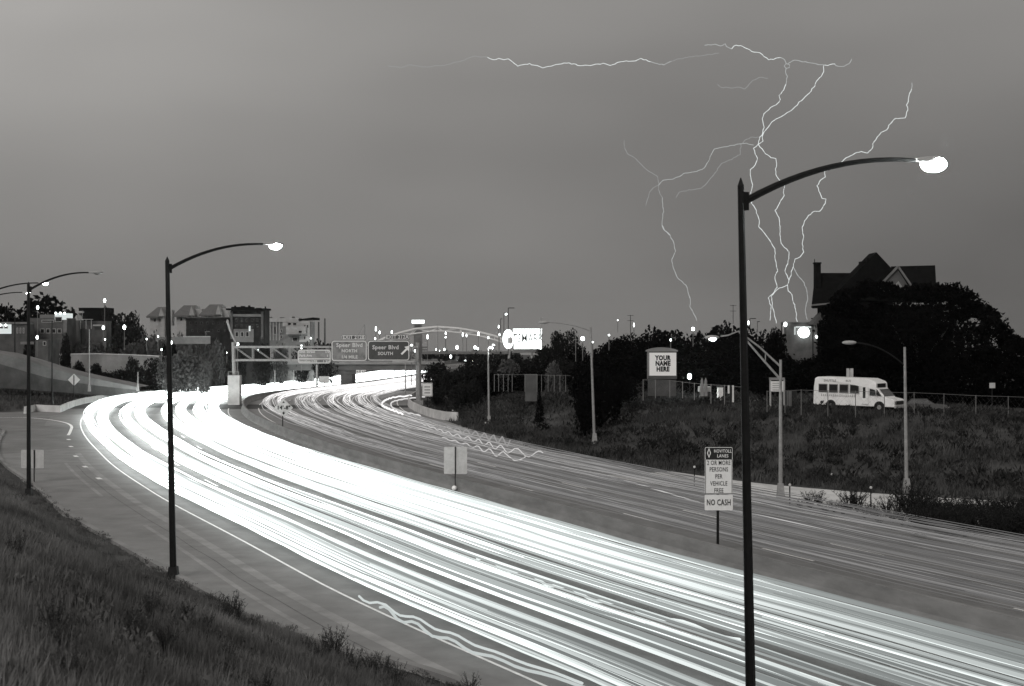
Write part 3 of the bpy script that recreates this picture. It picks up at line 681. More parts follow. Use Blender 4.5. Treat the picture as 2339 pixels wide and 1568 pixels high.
for k in range(70):
    u = R.uniform(2090, 2420); v = R.uniform(1193, 1232)+(u-2150)*.10; d = CH*F/(v-HV); weed(PX(u, d), d, R.uniform(1.0, 1.9), 'dark weed in the thick mass at the right edge', 'weeds in the mass at the right edge', 1.3, 1)
for u, v, h in ((480, 1392, 1.35), (465, 1380, 1.0), (503, 1400, 1.1), (525, 1425, 1.3), (540, 1430, 1.1), (505, 1425, .8), (640, 1490, .6), (700, 1500, .9), (745, 1520, 1.3), (765, 1515, 1.5), (790, 1535, 1.1), (850, 1560, 1.2), (875, 1565, 1.3), (905, 1590, 1.2), (730, 1530, 1.), (810, 1550, 1.), (1075, 1600, 1.2)):
    dd = 30.
    for _ in range(30):                        # walk down the sight line until it meets the bank
        dd += .6
        if PZ(v, dd) < H(PX(u, dd), dd): break
    x = PX(u, dd); weed(x, dd, h*.62, 'tall dark weed along the kerb at the foot of the near bank', 'weeds along the near kerb', .8)
for k in range(26):
    d = R.uniform(10, 26); u = R.uniform(0, 900); x = PX(u, d)
    if sdist(LK, x, d) > 1.5: weed(x, d, R.uniform(.3, .6), 'weed standing in the grass of the near bank', 'weeds in the near bank grass', .8)
weed(PX(1655, 26.), 26., 1.15, 'lone leafy weed in front of the streaks, left of the nearest pole', None, .6)
for k in range(90):
    x = R.uniform(4, 58); y = R.uniform(84, 124); dr = -sdist(RK, x, y)
    if 3 < dr < 34: weed(x, y, R.uniform(.5, 1.1), 'low dark scrub tuft on the bank across the freeway', 'scrub tufts on the far bank', 1.6, 1)
# ------------------------------------------------------------------ light poles across the freeway
def grey_pole(u, vb, vt, lab, lamp=None, arm_v=None, style='curve', lit=False, r=.12, m='pole_grey', grp='grey lamp posts along the right side of the freeway', lean=0):
    d = CH*F/(vb-HV) if not isinstance(vb, tuple) else vb[1]; zb = 0 if not isinstance(vb, tuple) else PZ(vb[0], d)
    x = PX(u, d); zb = H(x, d)-.05 if not isinstance(vb, tuple) else zb
    h = PZ(vt, d)-zb; t = empty('street_lamp', (x, d, zb), lab, 'street lamp', grp)
    MB().tube([(0, 0, 0), (lean*.5, 0, h/2), (lean, 0, h)], [r, r*.82, r*.6], 8).build('pole', MT[m], t)
    MB().box((0, 0, .45), (r*3.8, r*3.8, 1.0), 0, .62).build('base_plate', MT[m], t)
    if lamp:
        ul, vl = lamp; L = Vector((PX(ul, d)-x, 0, PZ(vl, d)-zb)); a0 = Vector((lean, 0, (PZ(arm_v, d)-zb) if arm_v else h-.1))
        if style == 'truss':
            knee = a0+(L-a0)*.62+Vector((0, 0, 1.0)); lo = a0-Vector((0, 0, .75))
            q = MB().tube([a0, a0.lerp(knee, .5)+Vector((0, 0, .1)), knee, L+Vector((.9, 0, .12)), L+Vector((.45, 0, .06))], [.06, .055, .05, .045, .04], 6)
            q.tube([lo, lo.lerp(knee, .5)-Vector((0, 0, .02)), knee], [.07, .06, .05], 6); q.tube([a0.lerp(knee, .36)+Vector((0, 0, .06)), lo.lerp(knee, .36)], .03, 5)
            q.build('arm', MT[m], t)
        else:
            arm = []
            for k in range(11):
                s_ = k/10; arm.append(Vector((a0.x+(L.x-a0.x)*s_, 0, a0.z+(L.z-a0.z)*(1-(1-s_)**2.2))))
            MB().tube(arm, .04, 6).build('arm', MT['pole_dark' if style == 'dark' else m], t)
        sg = -1 if L.x < lean else 1
        hd = MB().ball((L.x-sg*-.05, 0, L.z), .30, 10, 6, (1.5, .6, .42)).build('lamp_head', MT['lamp_body'], t, True)
        if lit: MB().ball((L.x, 0, L.z-.07), .17, 10, 6, (1.3, 1, .8)).build('lens', MT['lamp_on'], hd, True)
    return t
grey_pole(1783, 1140, 822, 'grey lamp post with a braced double arm reaching left, lamp lit', (1628, 771), 838, 'truss', True, .125)
grey_pole(2071, 1128, 793, 'grey lamp post right of the bus with a thin drooping arm, unlit', (1942, 783), 836, 'dark', False, .12, lean=-.12)
grey_pole(1358, 1024, 748, 'tall grey lamp post on the bank foot left of the name signboard', (1243, 737), 757, 'curve', False, .13, lean=-.33)
grey_pole(1117, 972, 795, 'thin grey lamp post rising from the curve of the bank', (1122, 792), 797, 'curve', True, .13, lean=-.1)
for u, vb, vt, d, lab in ((119, 930, 735, 176, 'thin lamp post on the left slope before the ramp'), (204, 894, 752, 205, 'thin post just right of the diamond sign'), (34, 820, 705, 225, 'thin post on the left edge above the ramp'), (315, 893, 850, 215, 'short thin post at the low end of the ramp')):
    grey_pole(u, (vb, d), vt, lab, None, r=.10, m='pole_grey' if u in (204, 315) else 'pole_dark', grp='thin posts on the left slope')
# delineators
def delin(u, vt, vb, lab, d=None, m='pole_dark'):
    d = d or CH*F/(vb-HV); x = PX(u, d); zb = PZ(vb, d); h = PZ(vt, d)-zb
    t = empty('delineator', (x, d, zb), lab, 'road marker post', 'reflector posts at the road edge'); MB().box((0, 0, h/2), (.06, .05, h)).build('post', MT[m], t)
    MB().ball((0, -.03, h), .08, 8, 6, (1, .5, 1)).build('reflector', MT['panel_back'], t)
delin(1586, 1067, 1112, 'reflector post just left of the lane rules sign'); delin(1804, 1108, 1160, 'reflector post right of the braced lamp post')
delin(1034, 938, 954, 'reflector post at the end of the curved wall', 160); delin(1109, 966, 984, 'reflector post left of the thin grey lamp post', 140)
delin(1900, 1084, 1106, 'faint reflector post half hidden in the bank grass', 92); delin(1989, 1114, 1158, 'leaning dark marker post between ramp and weeds')
# ------------------------------------------------------------------ signs on the median
def panel_sign(name, u0, u1, v0, v1, d, zbase, lab, cat, mt_, post_u=None, post_w=.07, pm='pole_dark', posts=None, border=False, behind=False, r=.06, grp=None):
    x = PX((u0+u1)/2, d); t = empty(name, (x, d, zbase), lab, cat, grp); w = (u1-u0)*d/F/2; z0 = PZ(v1, d)-zbase; z1 = PZ(v0, d)-zbase
    p = MB().prism([(a, -.03, c) for a, _, c in rrect(-w, w, z0, z1, min(r, w*.3))], (0, .03, 0)).build('panel', MT[mt_], t)
    for pu in (posts or [post_u if post_u is not None else (u0+u1)/2]):
        px = PX(pu, d)-x; MB().box((px, (-.075 if behind else .05), (z1 if behind else z0+.3*(z1-z0))/2), (post_w, .06, z1 if behind else z0+.3*(z1-z0))).build('post', MT[pm], t)
    return t, w, z0, z1
d = 61.1
t, w, z0, z1 = panel_sign('lane_rules_sign', 1610, 1673, 1022, 1129, d, 0.0, 'tall white sign with a black top band about free lanes for two persons', 'road sign', 'panel_white', 1640, .11)
k = d/F
def zz(v): return PZ(v, d)
o = MB().prism([(a, -.036, c) for a, _, c in rrect(-w+.02, w-.02, zz(1049), z1-.02, .04)], (0, .004, 0)).build('header_panel', MT['black'], t)
q = MB(); frame_strip(q, -w+.015, w-.015, z0+.015, zz(1049), .022, -.034); q.build('border', MT['black'], t)
q = MB(); q.prism([(-.42+a*.085, -.042, zz(1035)+b_*.22) for a, b_ in ((0, 1), (1, 0), (0, -1), (-1, 0))], (0, .003, 0)); q.build('diamond', MT['legend'], t)
q = MB(); q.prism([(-.42+a*.048, -.046, zz(1035)+b_*.14) for a, b_ in ((0, 1), (1, 0), (0, -1), (-1, 0))], (0, .003, 0)); q.build('diamond', MT['black'], t)
legend('HOV/TOLL', (.17, -.045, zz(1031)), .20, t, 'legend', bold=.001, sx_=.74); legend('LANES', (.17, -.045, zz(1042)), .20, t, 'legend', bold=.001, sx_=.8)
for s_, v in (('2 OR MORE', 1058), ('PERSONS', 1073), ('PER', 1089), ('VEHICLE', 1105), ('FREE', 1121)): legend(s_, (0, -.04, zz(v)), .27, t, 'black', bold=.002, sx_=.68)
w2 = w+.01; MB().prism([(a, -.028, c) for a, _, c in rrect(-w2, w2, zz(1166), zz(1131), .04)], (0, .025, 0)).build('lower_panel', MT['panel_white'], t)
legend('NO CASH', (.0, -.04, zz(1148.5)), .36, t, 'black', bold=.006, sx_=.62)
t, w, z0, z1 = panel_sign('road_sign', 1014, 1067, 1021, 1083, 85.5, 0.0, 'bare grey back of a square sign on a thin post in the median', 'road sign', 'panel_back', 1040, .06, behind=True)
MB().ball((PX(1040, 85.5)-t.location.x-.05, -.35, .32), .15, 10, 8).build('reflector', MT['white'], t)
d = 134; cx_ = PX(648, d); t = empty('low_clearance_sign', (cx_, d, 0), 'diamond warning sign reading 14 feet 8 on a post in the median bend', 'road sign')
zc = PZ(932, d); hw_ = 21.5*d/F
MB().prism([(a*hw_, -.03, zc+b_*hw_*.96) for a, b_ in ((0, 1), (-1, 0), (0, -1), (1, 0))], (0, .03, 0)).build('panel', MT['panel_back'], t); MB().box((-.1, .06, (zc-hw_)/2+.3), (.09, .07, zc-hw_+.6)).build('post', MT['pole_dark'], t)
legend('14\'-8"', (0, -.04, zc), .50, t, 'black', bold=.02)
MB().prism([(a*.16, -.036, zc-.5+b_*.14) for a, b_ in ((0, -1.2), (1, .4), (.35, .3), (.35, 1), (-.35, 1), (-.35, .3), (-1, .4))], (0, .004, 0)).build('down_arrow', MT['black'], t)
MB().prism([(a*.12, -.036, zc+.5+b_*.12) for a, b_ in ((0, 1.2), (-1, -.4), (1, -.4))], (0, .004, 0)).build('up_arrow', MT['black'], t)
panel_sign('road_sign', 48, 100, 1028, 1070, 91, 0.0, 'pale back of a large sign beside the unlit lamp post on the left', 'road sign', 'panel_back', 79, .06, behind=True)
d = 186; cx_ = PX(169, d); t = empty('diamond_sign', (cx_, d, PZ(906, d)), 'pale back of a diamond sign on the grassy left slope', 'road sign'); zc = PZ(868, d)-PZ(906, d); hw_ = 14*d/F
MB().prism([(a*hw_, 0, zc+b_*hw_) for a, b_ in ((0, 1), (-1, 0), (0, -1), (1, 0))], (0, .03, 0)).build('panel', MT['panel_back'], t); MB().box((0, -.05, zc/2+.3), (.09, .07, zc+.6)).build('post', MT['pole_dark'], t)
for u0, u1, v0, v1, d, lab in ((415, 445, 863, 881, 262, 'wide pale sign back beyond the outer wall'), (389, 399, 863, 881, 262, 'narrow pale sign back next to the lamp post, beyond the outer wall'), (729, 752, 860, 875, 300, 'pale sign back under the overpass left of its pier')):
    panel_sign('road_sign', u0, u1, v0, v1, d, PZ(893, d), lab, 'road sign', 'panel_back', None, .12)
t, w, z0, z1 = panel_sign('exit_rules_sign', 964, 988, 875, 906, 181, 0, 'white sign right of the gantry post by the wooded bank', 'road sign', 'panel_white', None, .12)
q = MB(); frame_strip(q, -w+.04, w-.04, z0+.04, z1-.04, .05, -.034)
for kk in range(3): q.box((0, -.034, z0+.45+kk*.38), (w*1.1, .008, .12))
q.build('legend', MT['render_grey'], t)
# ------------------------------------------------------------------ sign gantry over the outbound lanes
dg_ = 193.
xl = PX(536, dg_); xr = PX(956, dg_); G0 = Vector(((xl+xr)/2, dg_, 0))
t = empty('sign_gantry', G0, 'overhead sign truss spanning the outbound lanes with three big signs', 'sign gantry')
def gx_(u, d=dg_): return PX(u, d)-G0.x
zt, zb_ = PZ(793, dg_), PZ(823, dg_)
q = MB()
for yy in (-.55, .55):
    q.box((0, yy, zt), (xr-xl, .24, .28)); q.box((0, yy, zb_), (xr-xl, .22, .28))
    nb = 10
    for k in range(nb+1):
        xx = gx_(536)+(xr-xl)*k/nb; q.box((xx, yy, (zt+zb_)/2), (.10, .10, zt-zb_))
        if k < nb: x2 = xx+(xr-xl)/nb; q.tube([(xx, yy, zt), (x2, yy, zb_)], .045, 5)
q.build('truss', MT['pole_grey'], t)
q = MB().tube([(gx_(957), 0, 0), (gx_(955), 0, PZ(783, dg_))], [.42, .36], 10); q.box((gx_(956), 0, .3), (1.3, 1.3, .6)); q.build('column', MT['pole_grey'], t)
MB().tube([(gx_(536), 0, PZ(862, dg_)), (gx_(533), 0, PZ(782, dg_))], [.30, .26], 10).build('column', MT['pole_grey'], t)
MB().box((gx_(536), 0, PZ(858, dg_)/2), (1.6, 1.5, PZ(858, dg_))).build('pedestal', MT['concrete'], t)
q = MB(); frame_strip(q, gx_(523), gx_(548), PZ(858, dg_), PZ(849, dg_), .06, -.7); q.build('railing', MT['pole_grey'], t)
def gsign(u0, u1, v0, v1, m, lines, nm='sign_panel', bw=.12, r=.35):
    x0, x1, z0, z1 = gx_(u0), gx_(u1), PZ(v1, dg_), PZ(v0, dg_); cx = (x0+x1)/2
    p = MB().prism([(a, -.95, c) for a, _, c in rrect(x0, x1, z0, z1, r)], (0, .12, 0)).build(nm, MT[m], t)
    if bw:
        oo = rrect(x0+.05, x1-.05, z0+.05, z1-.05, r); ii = rrect(x0+.05+bw, x1-.05-bw, z0+.05+bw, z1-.05-bw, r*.8); b_ = MB(); n = len(oo)
        b_.v = [(a, -.965, c) for a, _, c in oo]+[(a, -.965, c) for a, _, c in ii]
        for i in range(n): j = (i+1) % n; b_.f.append((i, j, n+j, n+i))
        b_.build('border', MT['legend_dim'], p)
    for s_, u, v, sz, al in lines: 
        l = legend(s_, (gx_(u), -.975, PZ(v, dg_)), sz*dg_/F*1.38, p, 'legend_dim', 'lettering', al, bold=.018)
    return p
mat('legend_dim', .5, .6); mat('sign_faded', .17, .7, .45, .5); mat('sign_dark', .055, .7, .2, 1)
gsign(682, 758, 798.5, 831, 'sign_faded', [('20th Street', 686, 804, 5.2, 'LEFT'), ('1/2', 754, 804, 5, 'RIGHT'), ('Park Ave', 686, 812.5, 5.2, 'LEFT'), ('1', 752, 813, 5, 'RIGHT'), ('Junction I-70', 686, 826, 5.2, 'LEFT'), ('1 3/4', 755, 826, 5, 'RIGHT')])
q = MB(); q.box(((gx_(682)+gx_(758))/2, -.97, PZ(820, dg_)), ((758-682)*dg_/F-.2, .01, .09)); q.build('divider', MT['legend'], t)
gsign(758.7, 840, 778, 825.5, 'sign_faded', [('Speer Blvd', 800, 789, 9.3, 'CENTER'), ('NORTH', 800, 802, 7, 'CENTER'), ('1/4 MILE', 800, 816, 7, 'CENTER')])
gsign(841, 937, 778, 824.5, 'sign_dark', [('Speer Blvd', 882, 794, 9.3, 'CENTER'), ('SOUTH', 882, 808, 7.2, 'CENTER')])
gsign(781, 838, 765.5, 776.5, 'sign_dark', [('EXIT 212B', 809.5, 771, 7.6, 'CENTER')], bw=.06, r=.15)
gsign(881.5, 937, 764.5, 776.5, 'sign_dark', [('EXIT 212A', 909, 770.5, 7.6, 'CENTER')], bw=.06, r=.15)
ax, az = gx_(928), PZ(799, dg_)
q = MB(); s_ = .45; q.prism([(ax+a*s_, -.99, az+c*s_) for a, c in ((1.2, 1.2), (.9, -.5), (.45, -.05), (-1.1, -1.6), (-1.5, -1.2), (.05, .35), (-.4, .85))], (0, .02, 0)); q.build('arrow', MT['legend'], t)
MB().box(((gx_(898)+gx_(948))/2, -.9, PZ(826, dg_)), (50*dg_/F, .8, .22)).build('catwalk', MT['render_pale'], t)
q = MB(); 
for v in (794, 799.5, 805): q.box((gx_(970), 0, PZ(v, dg_)), (.85, .05, .22))
q.box((gx_(963.5), 0, PZ(800, dg_)), (.06, .05, 1.1)); q.build('side_louvre', MT['render_grey'], t)
# slanting lamp arm above the left column
t = empty('street_lamp', (xl-.1, dg_+1.2, 0), 'leaning pale lamp mast rising above the left gantry column', 'street lamp'); MB().tube([(0, 0, PZ(862, dg_)), (-.1, 0, PZ(790, dg_))], [.17, .13], 8).build('pole', MT['pole_grey'], t)
MB().tube([(.35, 0, PZ(791, dg_)), (-.25, 0, PZ(775, dg_)), (-.75, 0, PZ(755, dg_)), (-1.05, 0, PZ(738, dg_))], [.09, .11, .13, .16], 8).build('arm', MT['render_pale'], t)
MB().ball((-1.1, 0, PZ(735, dg_)), .22, 8, 6, (.8, .8, 1.4)).build('lamp_head', MT['render_pale'], t)
# thick post below the gantry and thin posts behind the outer wall
for u, v0, v1, d, r_, lab in ((724, 833, 876, 290, .22, 'thick pale post below the smallest gantry sign'), (628, 846, 868, 290, .1, 'thin post behind the outer wall, left one'), (671, 846, 866, 290, .08, 'thin post behind the outer wall, right one'), (926, 826, 905, 215, .09, 'thin post just left of the right gantry column')):
    zb = PZ(v1, d)-1.5; t = empty('post', (PX(u, d), d, zb), lab, 'post'); MB().tube([(0, 0, 0), (0, 0, PZ(v0, d)-zb)], r_, 8).build('post', MT['pole_grey'], t)
# ------------------------------------------------------------------ overpass
do = 330.
t = empty('overpass', (PX(720, do), do, -2.7), 'concrete road overpass crossing the freeway behind the sign gantry', 'bridge')
ox = t.location.x; Z0 = 2.7
def ox_(u, d=do): return PX(u, d)-ox
x0, x1 = ox_(470), ox_(1010)
mat('girder', .085, .9, .25, .2)
MB().box(((x0+x1)/2, 5, PZ(839, do)+Z0), (x1-x0, 10, (847-832)*do/F)).build('girder', MT['girder'], t)
MB().box(((x0+x1)/2, -.35, PZ(829, do)+Z0), (x1-x0+1, .5, 7.5*do/F)).build('parapet', MT['barrier'], t)
q = MB(); q.box(((x0+x1)/2, -.4, PZ(822.5, do)+Z0), (x1-x0, .08, .08)); 
for k in range(28): q.box((x0+(x1-x0)*k/27, -.4, PZ(824, do)+Z0), (.07, .07, .5))
q.build('railing', MT['pole_grey'], t)
zp = PZ(847, do)+Z0
MB().box((ox_(790), 5, zp/2-.4), (2.6, 8.5, zp+.8)).build('pier', MT['render_dark'], t); MB().box((ox_(790), 5, zp-.35), (5.4, 9.2, .9), 0, 1).build('pier_cap', MT['render_dark'], t)
MB().prism([(ox_(430), .3, -1), (ox_(650), .3, -1), (ox_(610), .3, zp), (ox_(430), .3, zp)], (0, 9, 0)).build('abutment', MT['render_dark'], t)
MB().prism([(ox_(1000), .3, -1), (ox_(1120), .3, -1), (ox_(1120), .3, zp+1.5), (ox_(1010), .3, zp)], (0, 9, 0)).build('abutment', MT['render_dark'], t)
p_ = MB().prism([(a, -.78, c) for a, _, c in rrect(ox_(814), ox_(837), PZ(852.5, do)+Z0, PZ(845.5, do)+Z0, .15)], (0, .1, 0)).build('clearance_sign', MT['panel_white'], t)
legend('14 FT 8 IN', ((ox_(814)+ox_(837))/2, -.80, PZ(849, do)+Z0), .55, p_, 'black', bold=.02)
# steel arch bridge farther off
da = 520.
t = empty('arch_bridge', (PX(1010, da), da, 0), 'pale steel arch with hangers rising behind the exit sign', 'bridge')
def arch(y, vs): 
    return [(PX(u, da)-t.location.x, y, PZ(v, da)) for u, v in vs]
up = [(820, 796), (850, 787), (885, 771), (915, 761), (950, 752), (1000, 747.5), (1050, 751), (1090, 758), (1130, 768), (1152, 778)]
lo_ = [(820, 800), (860, 790), (900, 776), (940, 764), (985, 757.5), (1010, 757), (1055, 761), (1095, 768), (1130, 777), (1148, 783)]
for y in (-4, 4):
    q = MB().tube(arch(y, up), .42, 6); q.tube(arch(y, lo_), .30, 6)
    for (a, b_), (c_, e2) in zip(up, lo_): q.tube(arch(y, [(a, b_), (c_, e2)]), .14, 4)
    for (a, b_), (c_, e2) in zip(up[1:], lo_): q.tube(arch(y, [(a, b_), (c_, e2)]), .12, 4)
    q.build('arch', MT['steel_pale'], t)
MB().box((0, 0, PZ(806, da)), ((1152-840)*da/F, 9, .9)).build('deck', MT['render_grey'], t)
# ------------------------------------------------------------------ buildings
def bld(name, u, d, lab, cat='building', zb=None):
    x = PX(u, d); z = H(x, d)-1.0 if zb is None else zb; return empty(name, (x, d, z), lab, cat)
def bpart(t, u0, u1, v0, v1, dep, m, nm, y=0., d=None, grow=False):
    d = d or t.location.y; dep *= .4 if d > 250 else 1; z1 = PZ(v0, d)-t.location.z; z0 = PZ(v1, d)-t.location.z if v1 is not None else -1
    return MB().box(((PX(u0, d)+PX(u1, d))/2-t.location.x, y+dep/2, (z0+z1)/2), ((u1-u0)*d/F, dep, z1-z0)).build(nm, MT[m], t)
def win(t, p, u0, u1, v0, v1, y=0, m='glass_dark', fr='trim'):
    d = t.location.y
    cx, cz = (PX(u0, d)+PX(u1, d))/2-t.location.x, (PZ(v0, d)+PZ(v1, d))/2-t.location.z; w, h = (u1-u0)*d/F, (v1-v0)*d/F
    q = MB(); frame_strip(q, cx-w/2, cx+w/2, cz-h/2, cz+h/2, .12, y-.06); f = q.build('window', MT[fr], t); MB().box((cx, y-.02, cz), (w-.2, .03, h-.2)).build('pane', MT[m], f)
def spot(t, u, v, r=.16, m='far_lamp', y=-.6, nm='lamp'):
    d = t.location.y; MB().ball((PX(u, d)-t.location.x, y, PZ(v, d)-t.location.z), r, 8, 6, (1, 1, 1.3)).build(nm, MT[m], t)
# modern building, its top wall emitting in place of lamplight falling on it
t = bld('modern_building', 110, 264, 'grey modern building with a bright glowing upper wall under three lamps')
bpart(t, 66, 155, 727, None, 12, 'render_dark', 'wall'); bpart(t, 89, 128, 719, 727.3, 10, 'render_grey', 'upper_wall', .4); bpart(t, 126, 152, 716, 731, 10, 'facade_glow', 'glowing_wall', -.25)
bpart(t, 147, 155, 731.2, 760, .6, 'render_grey', 'corner_wall', -.62)
win(t, t, 127, 143, 724, 736, -.3); win(t, t, 95, 124, 731, 737, 0)
for u in (92, 105, 118, 131): win(t, t, u, u+10, 751, 762, 0)
for u in (130, 140, 150): spot(t, u, 716, .16)
t = bld('low_building', 30, 258, 'low building at the left edge with a glowing wall and a pale roof band')
bpart(t, -40, 62, 741, None, 10, 'render_dark', 'wall'); bpart(t, -40, 62, 736, 740.6, 10.8, 'render_grey', 'roof_band', -.4); bpart(t, -40, 27, 741.5, 763, .3, 'facade_glow', 'glowing_wall', -.31)  # front wall glows by itself, lamplight put into the surface
for u in (-20, 0, 11): win(t, t, u, u+9, 746, 751, -.32)
for u in (38, 45, 52): win(t, t, u, u+4, 749, 762, 0, 'glass_dark')
for u in (4, 16): spot(t, u, 743, .14)
t = bld('flat_roof_building', 210, 300, 'dark flat roofed building behind the tall lamp mast'); bpart(t, 180, 246, 705, None, 12, 'brick_dark', 'wall'); bpart(t, 180, 246, 703.5, 705.0, 12.6, 'roof_dark', 'roof', -.3)
t = bld('canopy', 180, 280, 'small pale canopy on posts left of the tall lamp mast', 'canopy'); bpart(t, 172, 188, 711, 715, 3, 'render_pale', 'roof')
for u in (182, 187): bpart(t, u, u+1, 715, 732, .2, 'render_pale', 'post')
t = bld('gabled_hut', 174, 275, 'tiny pale triangular gable below the canopy'); q = MB().prism([(PX(168, 275)-t.location.x, 0, PZ(732, 275)-t.location.z), (PX(180, 275)-t.location.x, 0, PZ(732, 275)-t.location.z), (PX(174, 275)-t.location.x, 0, PZ(720, 275)-t.location.z)], (0, 3, 0)); q.build('gable', MT['render_pale'], t); bpart(t, 168, 180, 732.2, None, 3, 'render_dark', 'wall')
t = bld('framed_building', 208, 270, 'building with pale open frames below the dark flat roof'); bpart(t, 186, 243, 734, None, 8, 'render_dark', 'wall'); 
for u in (188, 200, 212): bpart(t, u, u+1.3, 731, 752, .3, 'render_pale', 'post', -1.2)
bpart(t, 187, 216, 729.5, 731, 1.6, 'render_pale', 'beam', -1.5); bpart(t, 216, 243, 742, 745, 1, 'render_pale', 'beam', -1.1)
t = bld('small_building', 88, 244, 'small dark house with one window low on the left hill'); bpart(t, 48, 78, 781, 787, 5, 'render_grey', 'roof_band', -.3); bpart(t, 80, 110, 776, None, 6, 'render_dark', 'wall'); win(t, t, 98, 106, 780, 790, 0)
# row houses
for k, (a, b_, vt, vr) in enumerate(((337, 378, 701, 722), (397, 447, 697, 720), (457, 508, 695, 718))):
    d = 345; t = bld('row_house', (a+b_)/2, d, ('leftmost', 'middle', 'rightmost')[k]+' of the three gabled row houses on the skyline', 'house'); t['group'] = 'gabled row houses on the left skyline'
    X = lambda u: PX(u, d)-t.location.x
    Zz = lambda v: PZ(v, d)-t.location.z
    bpart(t, a+6, b_-2, vr, None, 9, 'render_pale', 'wall'); 
    # pitched roof seen on its slope, gable end on the right
    rf = MB(); z0, z1 = Zz(vr+1), Zz(vt)
    rf.v = [(X(a), -1.2, z0), (X(b_-14), -1.2, z0), (X(b_-8), 4.5, z1), (X(a+13), 4.5, z1), (X(b_), 9.6, z0), (X(a+16), 9.6, z0), (X(a), -1.2, z0-.4), (X(b_-14), -1.2, z0-.4)]
    rf.f = [(0, 1, 2, 3), (3, 2, 4, 5), (6, 7, 1, 0)]; rf.build('roof', MT['roof'], t)
    MB().prism([(X(b_-14), -.9, z0), (X(b_-1), -.9, z0), (X(b_-8), -.9, Zz(vt+2))], (0, 9, 0)).build('gable', MT['render_pale'], t)
    bpart(t, b_-8, b_+12, vr-14, vr+22, 6, 'render_pale', 'side_wing', 1.5)
    win(t, t, a+14, a+20, vr+6, vr+14, 0); win(t, t, a+26, a+31, vr+6, vr+14, 0); bpart(t, b_-18, b_-16.8, vr, vr+16, .3, 'render_pale', 'post', -1.1)
t = bld('long_dark_building', 500, 322, 'long dark block below the row houses'); bpart(t, 425, 560, 727, None, 10, 'render_soot', 'wall'); bpart(t, 423, 561, 724.5, 727.2, 11, 'render_dark', 'parapet', -.4)
for u, w_, h_ in ((436, 6, 3), (455, 10, 2.4), (520, 8, 3), (545, 5, 4.5)): bpart(t, u, u+w_, 724.6-h_, 724.6, 3, 'render_dark', 'roof_unit', 2)
for k in range(9): win(t, t, 432+k*13, 438+k*13, 735, 742, 0, 'glass_dark', 'render_soot2')
for k in range(7): win(t, t, 436+k*15, 442+k*15, 752, 759, 0, 'glass_dark', 'render_soot2')
t = bld('terrace_wall', 400, 285, 'pale low terrace wall on the hillside under the long dark block', 'wall'); bpart(t, 355, 480, 770, 786, .6, 'render_grey', 'wall'); bpart(t, 418, 480, 768.5, 770.3, 1, 'render_pale', 'coping', -.1)
t = bld('cornice_building', 560, 318, 'dark brick block with a wide overhanging cornice')
bpart(t, 527, 606, 708, None, 14, 'render_soot', 'wall'); bpart(t, 519, 610, 705, 709, 17, 'roof_dark', 'cornice', -1.5); bpart(t, 524, 572, 701, 705.2, 8, 'roof_dark', 'penthouse', 2)
bpart(t, 533, 598, 718, 724, .4, 'render_grey', 'sign_band', -.41); bpart(t, 597, 602, 712, 775, .5, 'render_dark', 'column', -.45); bpart(t, 527, 532, 712, 775, .5, 'render_dark', 'column', -.45)
bpart(t, 534, 580, 752, 782, .4, 'render_grey', 'ground_floor', -.41); bpart(t, 569, 573, 745, 757, .2, 'facade_glow', 'lit_window', -.45)
for u in (538, 550, 562): win(t, t, u, u+8, 758, 770, -.45)
for u, w_, h_ in ((530, 3, 3), (545, 9, 2), (562, 4, 3.4), (580, 12, 1.8), (600, 2, 5)): bpart(t, u, u+w_, (701 if u < 570 else 705)-h_, (701 if u < 570 else 705), 2, 'roof_dark', 'roof_unit', 2.5)
for k in range(5): win(t, t, 537+k*12, 543+k*12, 727, 736, 0, 'glass_dark', 'render_soot2')
for k in range(5): win(t, t, 537+k*12, 543+k*12, 741, 749, 0, 'glass_dark', 'render_soot2')
t = bld('apartment_block', 660, 350, 'pale unfinished looking apartment block with a slanting roof')
bpart(t, 606, 713, 735, None, 12, 'render_grey', 'wall'); bpart(t, 604, 683, 727, 736, 12.6, 'render_pale', 'roof_band', -.4)
q = MB(); X = lambda u: PX(u, 350)-t.location.x; Zz = lambda v: PZ(v, 350)-t.location.z
q.prism([(X(682), -.6, Zz(732)), (X(716), -.6, Zz(731)), (X(716), -.6, Zz(725.5)), (X(682), -.6, Zz(730))], (0, 12, 0)); q.build('slanting_roof', MT['roof_dark'], t)
bpart(t, 655, 700, 746, 764, 1.2, 'render_pale', 'bay', -1.2); bpart(t, 646, 685, 735.5, 746, .3, 'render_pale', 'upper_wall', -.31); bpart(t, 684, 708, 734, 782, .5, 'render_pale', 'side_wall', -.35)
for u in (657, 669): win(t, t, u, u+9, 737, 744, -.32)
win(t, t, 683, 692, 755, 762, -1.2); win(t, t, 668, 681, 771, 780, -.1); bpart(t, 665, 690, 765.5, 768, 1.6, 'render_dark', 'balcony', -1.6)
for u in (610, 617, 624, 631, 638): bpart(t, u, u+1.6, 737, 778, .4, 'render_pale', 'mullion', -.4); 
for u in (612, 626): win(t, t, u, u+5, 745, 765, -.05)
spot(t, 711, 773, .15)
for u, w_, h_ in ((612, 5, 3), (636, 9, 2), (664, 5, 3.5)): bpart(t, u, u+w_, 727-h_, 727, 3, 'render_dark', 'roof_unit', 2)
for u0, v0 in ((641, 752), (641, 766), (694, 742), (701, 742), (694, 768)): win(t, t, u0, u0+4.5, v0, v0+8, -.40)
for u, v0 in ((728, 736), (742, 728)):
    d = 360; t = empty('chimney', (PX(u, d), d, 2), ('shorter left' if u < 735 else 'taller right')+' of the two thin dark chimneys beside the pale apartments', 'chimney'); MB().tube([(0, 0, 0), (0, 0, PZ(v0, d)-2)], [.28, .2], 8).build('stack', MT['render_dark'], t)
